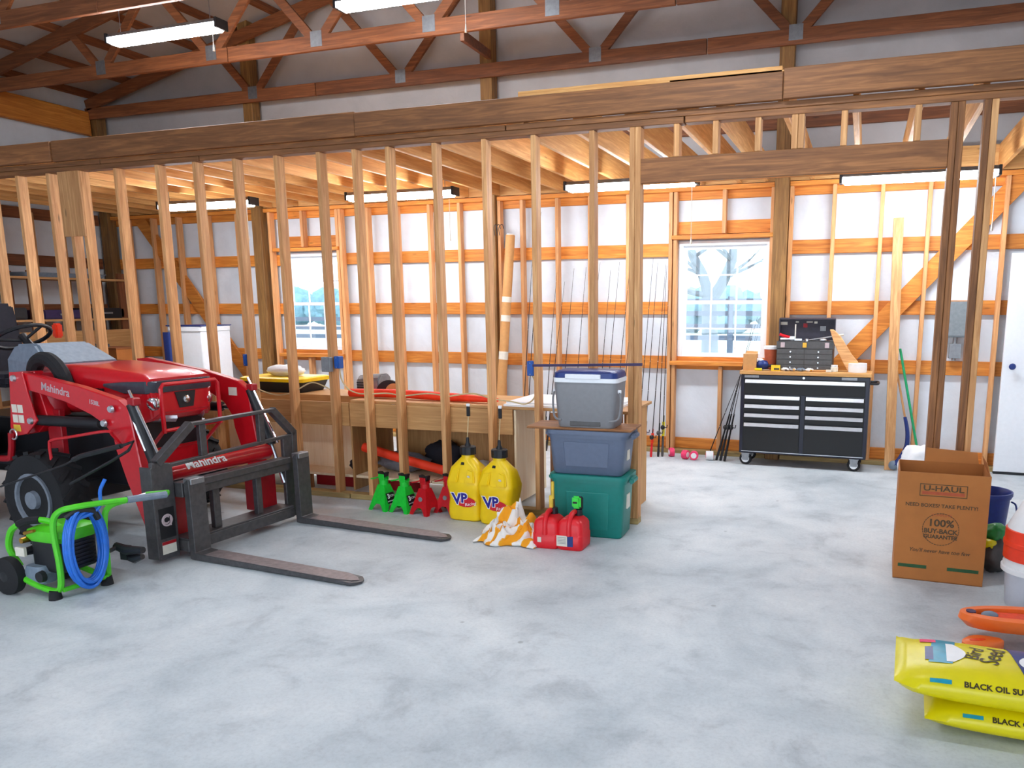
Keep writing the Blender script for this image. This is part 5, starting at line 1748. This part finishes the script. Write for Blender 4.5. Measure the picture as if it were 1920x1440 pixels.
# ---- on the tool chest
ZT = .953
tx = thing('tool_box', 'olive-grey metal tool box with raised lid on the tool chest', 'tool box', (-.53, 8.02, ZT), math.radians(-1.5))
MB().box((-.268, 0, 0), (.268, .215, .215)).obj('drawer_case', 'toolgrey', tx, bevel=.004)
mb = MB()
for lo, hi in (((-.27, -.004, .216), (.27, .003, .285)), ((-.27, .212, .216), (.27, .219, .285)), ((-.27, .003, .216), (-.264, .212, .285)), ((.264, .003, .216), (.27, .212, .285)), ((-.264, .003, .216), (.264, .212, .222))):
    mb.box(lo, hi)
mb.obj('top_tray', 'toolgrey', tx)
lid = MB()
lm = Matrix.Translation((0, .222, .287)) @ Matrix.Rotation(math.radians(8), 4, 'X') @ Matrix.Rotation(0, 4, 'X')
lid.loft([[lm @ Vector(p) for p in ((-.27, 0, 0), (.27, 0, 0), (.27, .008, 0), (-.27, .008, 0))], [lm @ Vector(p) for p in ((-.27, 0, .225), (.27, 0, .225), (.27, .008, .225), (-.27, .008, .225))]])
lid.loft([[lm @ Vector(p) for p in ((-.27, -.06, .218), (.27, -.06, .218), (.27, .008, .218), (-.27, .008, .218))], [lm @ Vector(p) for p in ((-.27, -.06, .226), (.27, -.06, .226), (.27, .008, .226), (-.27, .008, .226))]])
for s in (-1, 1):
    lid.loft([[lm @ Vector(p) for p in ((s * .27, -.06, .0), (s * .27, .0, 0), (s * .27, .0, .22), (s * .27, -.06, .22))], [lm @ Vector(p) for p in ((s * .263, -.06, .0), (s * .263, .0, 0), (s * .263, .0, .22), (s * .263, -.06, .22))]])
lid.obj('lid', 'toolin', tx)
for i, (x, z, w, h, mt) in enumerate(((-.23, .17, .07, .03, 'sticker'), (-.02, .15, .04, .04, 'darkred'), (.15, .12, .055, .05, 'galv'), (-.10, .185, .03, .012, 'sticker'), (.02, .185, .06, .01, 'sticker'), (.08, .18, .03, .02, 'sticker'))):
    MB().boxm((w, .003, h), lm @ Matrix.Translation((x, -.002, z))).obj('lid_sticker', mt, tx)
for k in range(4):
    for a, b in ((-.262, -.003), (.003, .262)):
        d = MB().box((a, -.005, .006 + .052 * k), (b, -.0005, .054 + .052 * k)).obj('drawer', 'toolgrey', tx, bevel=.002)
        xm = (a + b) / 2
        MB().cyl((xm, -.016, .03 + .052 * k), (xm, -.005, .03 + .052 * k), .007, .005, 8).obj('knob', 'chrome', d)
for x in (-.21, 0, .21):
    MB().box((x - .02, -.010, .225), (x + .02, -.004, .275)).obj('latch', 'stickgrey' if x else 'gold', tx, bevel=.002)


def small(name, label, cat, loc, parts, rz=0, group=None):
    r = thing(name, label, cat, loc, rz, group)
    for pn, mt, mbf, smo in parts:
        mbf.obj(pn, mt, r, smo)
    return r


small('torque_wrench', 'long silver wrench lying across the open tool box tray', 'wrench', (-.38, 8.07, ZT + .295),
      [('shaft', 'alu', MB().tube([(-.12, 0, 0), (.20, .02, .055)], .008, 8), True), ('head', 'chrome', MB().cyl((-.135, 0, -.022), (-.135, 0, .015), .02, seg=12), True), ('grip', 'sticker', MB().tube([(.10, .0135, .038), (.205, .02, .056)], .011, 8), True)])
small('pliers', 'red and white handled tool at the left of the tool box tray', 'pliers', (-.74, 8.08, ZT + .292),
      [('jaw', 'alu', MB().boxm((.05, .02, .03), Matrix.Translation((.08, 0, .025))), False), ('grip', 'gasred', MB().tube([(-.04, 0, .06), (.0, 0, .045), (.06, 0, .03)], .014, 8), True), ('second_grip', 'paper', MB().tube([(-.03, 0, .012), (.06, 0, .016)], .013, 8), True)])
small('square', 'small angled steel square standing in the tool box tray', 'square', (-.63, 8.1, ZT + .29),
      [('blade', 'sticker', MB().boxm((.012, .003, .16), Matrix.Translation((0, 0, .08))), False), ('stock', 'alu', MB().boxm((.07, .01, .018), Matrix.Translation((.03, 0, .01))), False)])
small('socket', 'shiny rounded socket set piece at the right of the tool box tray', 'socket', (-.36, 8.05, ZT + .287),
      [('body', 'alu', MB().ball((0, 0, .012), (.035, .02, .016), 12, 7), True), ('drive', 'chrome', MB().cyl((0, 0, .02), (0, 0, .035), .008, seg=8), True)])
small('parts_box', 'small brown cardboard box standing at the left end of the tool chest', 'box', (-1.045, 7.99, ZT),
      [('box_body', 'kraft', MB().box((-.065, -.06, 0), (.065, .06, .16)), False), ('flap', 'kraft', MB().loft([[(-.06, .058, .16), (.06, .058, .16), (.06, .062, .16), (-.06, .062, .16)], [(-.05, .075, .185), (.065, .08, .18), (.065, .084, .18), (-.05, .079, .185)]]), False)])
small('drink_cup', 'clear cup with red contents and white lid beside the tool box', 'cup', (-.86, 8.13, ZT),
      [('cup_body', 'printred', MB().lathe([(.045, 0), (.06, .01), (.07, .20), (.001, .20)], seg=20), True), ('lid', 'paper', MB().lathe([(.075, .201), (.075, .225), (.06, .235), (.001, .235)], seg=20), True)])
small('work_glove', 'dark blue and white work glove on the left of the tool chest', 'glove', (-.93, 7.98, ZT),
      [('palm', 'navy', MB().ball((0, 0, .05), (.07, .045, .05), 14, 9, lambda n: 1 + .25 * mnoise.noise(n * 3)), True), ('cuff', 'paper', MB().ball((-.03, .02, .085), (.05, .04, .035), 12, 8, lambda n: 1 + .2 * mnoise.noise(n * 3)), True), ('finger', 'blackcloth', MB().tube([(.04, -.01, .04), (.1, -.02, .05), (.14, -.01, .02)], .014, 8), True)])
small('tape_measure', 'yellow tape measure on the front of the tool chest', 'tape measure', (-.79, 7.93, ZT),
      [('case', 'yellow', MB().boxm((.085, .04, .055), Matrix.Translation((0, 0, .028))), False), ('clip', 'black', MB().boxm((.05, .004, .014), Matrix.Translation((.01, -.022, .02))), False)])
small('screwdriver', 'screwdriver with dark handle lying left of the yellow tape measure', 'screwdriver', (-.92, 7.905, ZT),
      [('handle', 'bag', MB().tube([(-.07, 0, .012), (0, 0, .012)], .012, 8), True), ('blade', 'alu', MB().tube([(0, 0, .012), (.07, 0, .012)], .004, 6), True)])
for i, x in enumerate((-.70, -.63, -.55, -.47)):
    small('hardware_packet', 'small clear hardware packet, %s of four in front of the tool box' % RN[i], 'packet', (x, 7.945, ZT),
          [('packet', ('paper', 'galv', 'dashgrey', 'paper')[i], MB().ball((0, 0, .016), (.04, .028, .018), 12, 7, lambda n, i=i: 1 + .4 * mnoise.noise(n * 3 + Vector((i * 4, 0, 0)))), True),
           ('contents', 'gold' if i % 2 else 'toolgrey', MB().ball((.01, -.01, .014), (.02, .02, .014), 8, 6), True)], 0, 'hardware packets on the tool chest')
small('brush', 'wooden handled brush lying right of the hardware packets', 'brush', (-.36, 7.92, ZT),
      [('handle', 'kraft', MB().tube([(-.08, 0, .01), (.05, .0, .012)], .009, 8), True), ('bristles', 'sticker', MB().boxm((.05, .04, .022), Matrix.Translation((.07, 0, .012))), False)])
small('plastic_jar', 'small white jar right of the brush on the tool chest', 'jar', (-.24, 7.96, ZT),
      [('jar_body', 'sticker', MB().lathe([(.03, 0), (.034, .005), (.034, .045), (.028, .05), (.001, .05)], seg=16), True), ('lid', 'paper', MB().lathe([(.03, .0505), (.03, .066), (.001, .067)], seg=16), True)])
small('tape_roll', 'white roll of tape at the right end of the tool chest', 'tape roll', (-.03, 8.0, ZT),
      [('roll', 'paper', MB().lathe([(.045, 0), (.085, 0), (.088, .04), (.085, .085), (.045, .085)], seg=24), True), ('core', 'kraft', MB().lathe([(.038, .001), (.0445, .001), (.0445, .084), (.038, .084)], seg=24), True)])
ob = MB()
ob.loft([[(-.30, 7.985, ZT + .40), (-.265, 7.985, ZT + .40), (-.265, 8.02, ZT + .405), (-.30, 8.02, ZT + .405)], [(-.255, 7.985, ZT + .27), (-.19, 7.985, ZT + .33), (-.19, 8.02, ZT + .33), (-.255, 8.02, ZT + .27)],
         [(-.17, 7.985, ZT + .10), (-.09, 7.985, ZT + .17), (-.09, 8.02, ZT + .17), (-.17, 8.02, ZT + .10)], [(-.115, 7.985, ZT + .003), (-.02, 7.985, ZT + .09), (-.02, 8.02, ZT + .09), (-.115, 8.02, ZT + .003)]])
tag(ob.obj('saw_handle', 'stud_x', None, bevel=.004), 'crooked pale wooden handle leaning against the right side of the tool box', 'handle')

# ---- lumber, broom, tools at the right of the chest
lb_ = MB().bar((.315, 8.08, 0.0), (.262, 8.26, 2.40), .038, .092, (0, 1, 0)).obj('lumber_board', 'stud_z', None, bevel=.003)
tag(lb_, 'single loose timber board leaning on the back wall right of the tool chest', 'lumber')
bm_ = thing('broom', 'broom with green handle standing in a white plastic dustpan', 'broom', (.55, 7.95, 0))
MB().tube([(-.20, .27, 1.17), (.0, .0, .23)], .012, 10).obj('handle', 'handle_green', bm_, True)
MB().loft([[(-.05, -.03, .24), (.05, -.03, .24), (.05, .03, .24), (-.05, .03, .24)], [(-.13, -.04, .03), (.13, -.04, .03), (.13, .04, .03), (-.13, .04, .03)]]).obj('bristles', 'paper', bm_, bevel=.01)
dp = thing('dustpan', 'white rounded plastic dustpan bag on the floor behind the cardboard box', 'dustpan', (.53, 7.80, 0))
MB().ball((0, 0, .15), (.15, .11, .16), 26, 16, lambda n: 1 + .34 * mnoise.noise(n * 1.9 + Vector((2, 5, 1))) + .08 * mnoise.noise(n * 6)).obj('bag_body', 'paper', dp, True, ang=80)
hk_ = thing('garden_hoe', 'thin tool handle with a dark blue curved lower end beside the broom', 'tool', (.40, 8.1, 0))
MB().tube([(-.08, .15, 1.02), (.03, .04, .52)], .010, 8).obj('handle', 'stud_z', hk_, True)
MB().tube(smooth_path([(.03, .04, .52), (.06, .02, .38), (.06, .0, .24), (.01, -.02, .12), (-.04, -.03, .05)], 5), [.016 + .0006 * i for i in range(21)], 8).obj('blade', 'navy', hk_, True)
MB().ball((-.05, -.02, .05), (.05, .04, .05), 12, 8).obj('base', 'dashgrey', hk_, True)
# ---- breaker panel
bp = thing('breaker_panel', 'grey electrical panel on the back wall between the right-hand posts', 'panel', (.84, 8.36, 1.28))
MB().box((-.13, -.06, 0), (.11, .02, .34)).obj('cabinet', 'grey_metal', bp, bevel=.005)
MB().box((-.115, -.067, .015), (.095, -.061, .325)).obj('cover', 'grey_metal', bp, bevel=.002)
MB().cyl((0, -.01, -.22), (0, -.01, 0), .02, seg=12).obj('conduit', 'galv', bp, True)
MB().box((-.05, -.05, -.20), (.06, -.0, -.06)).obj('junction', 'galv', bp, bevel=.004)
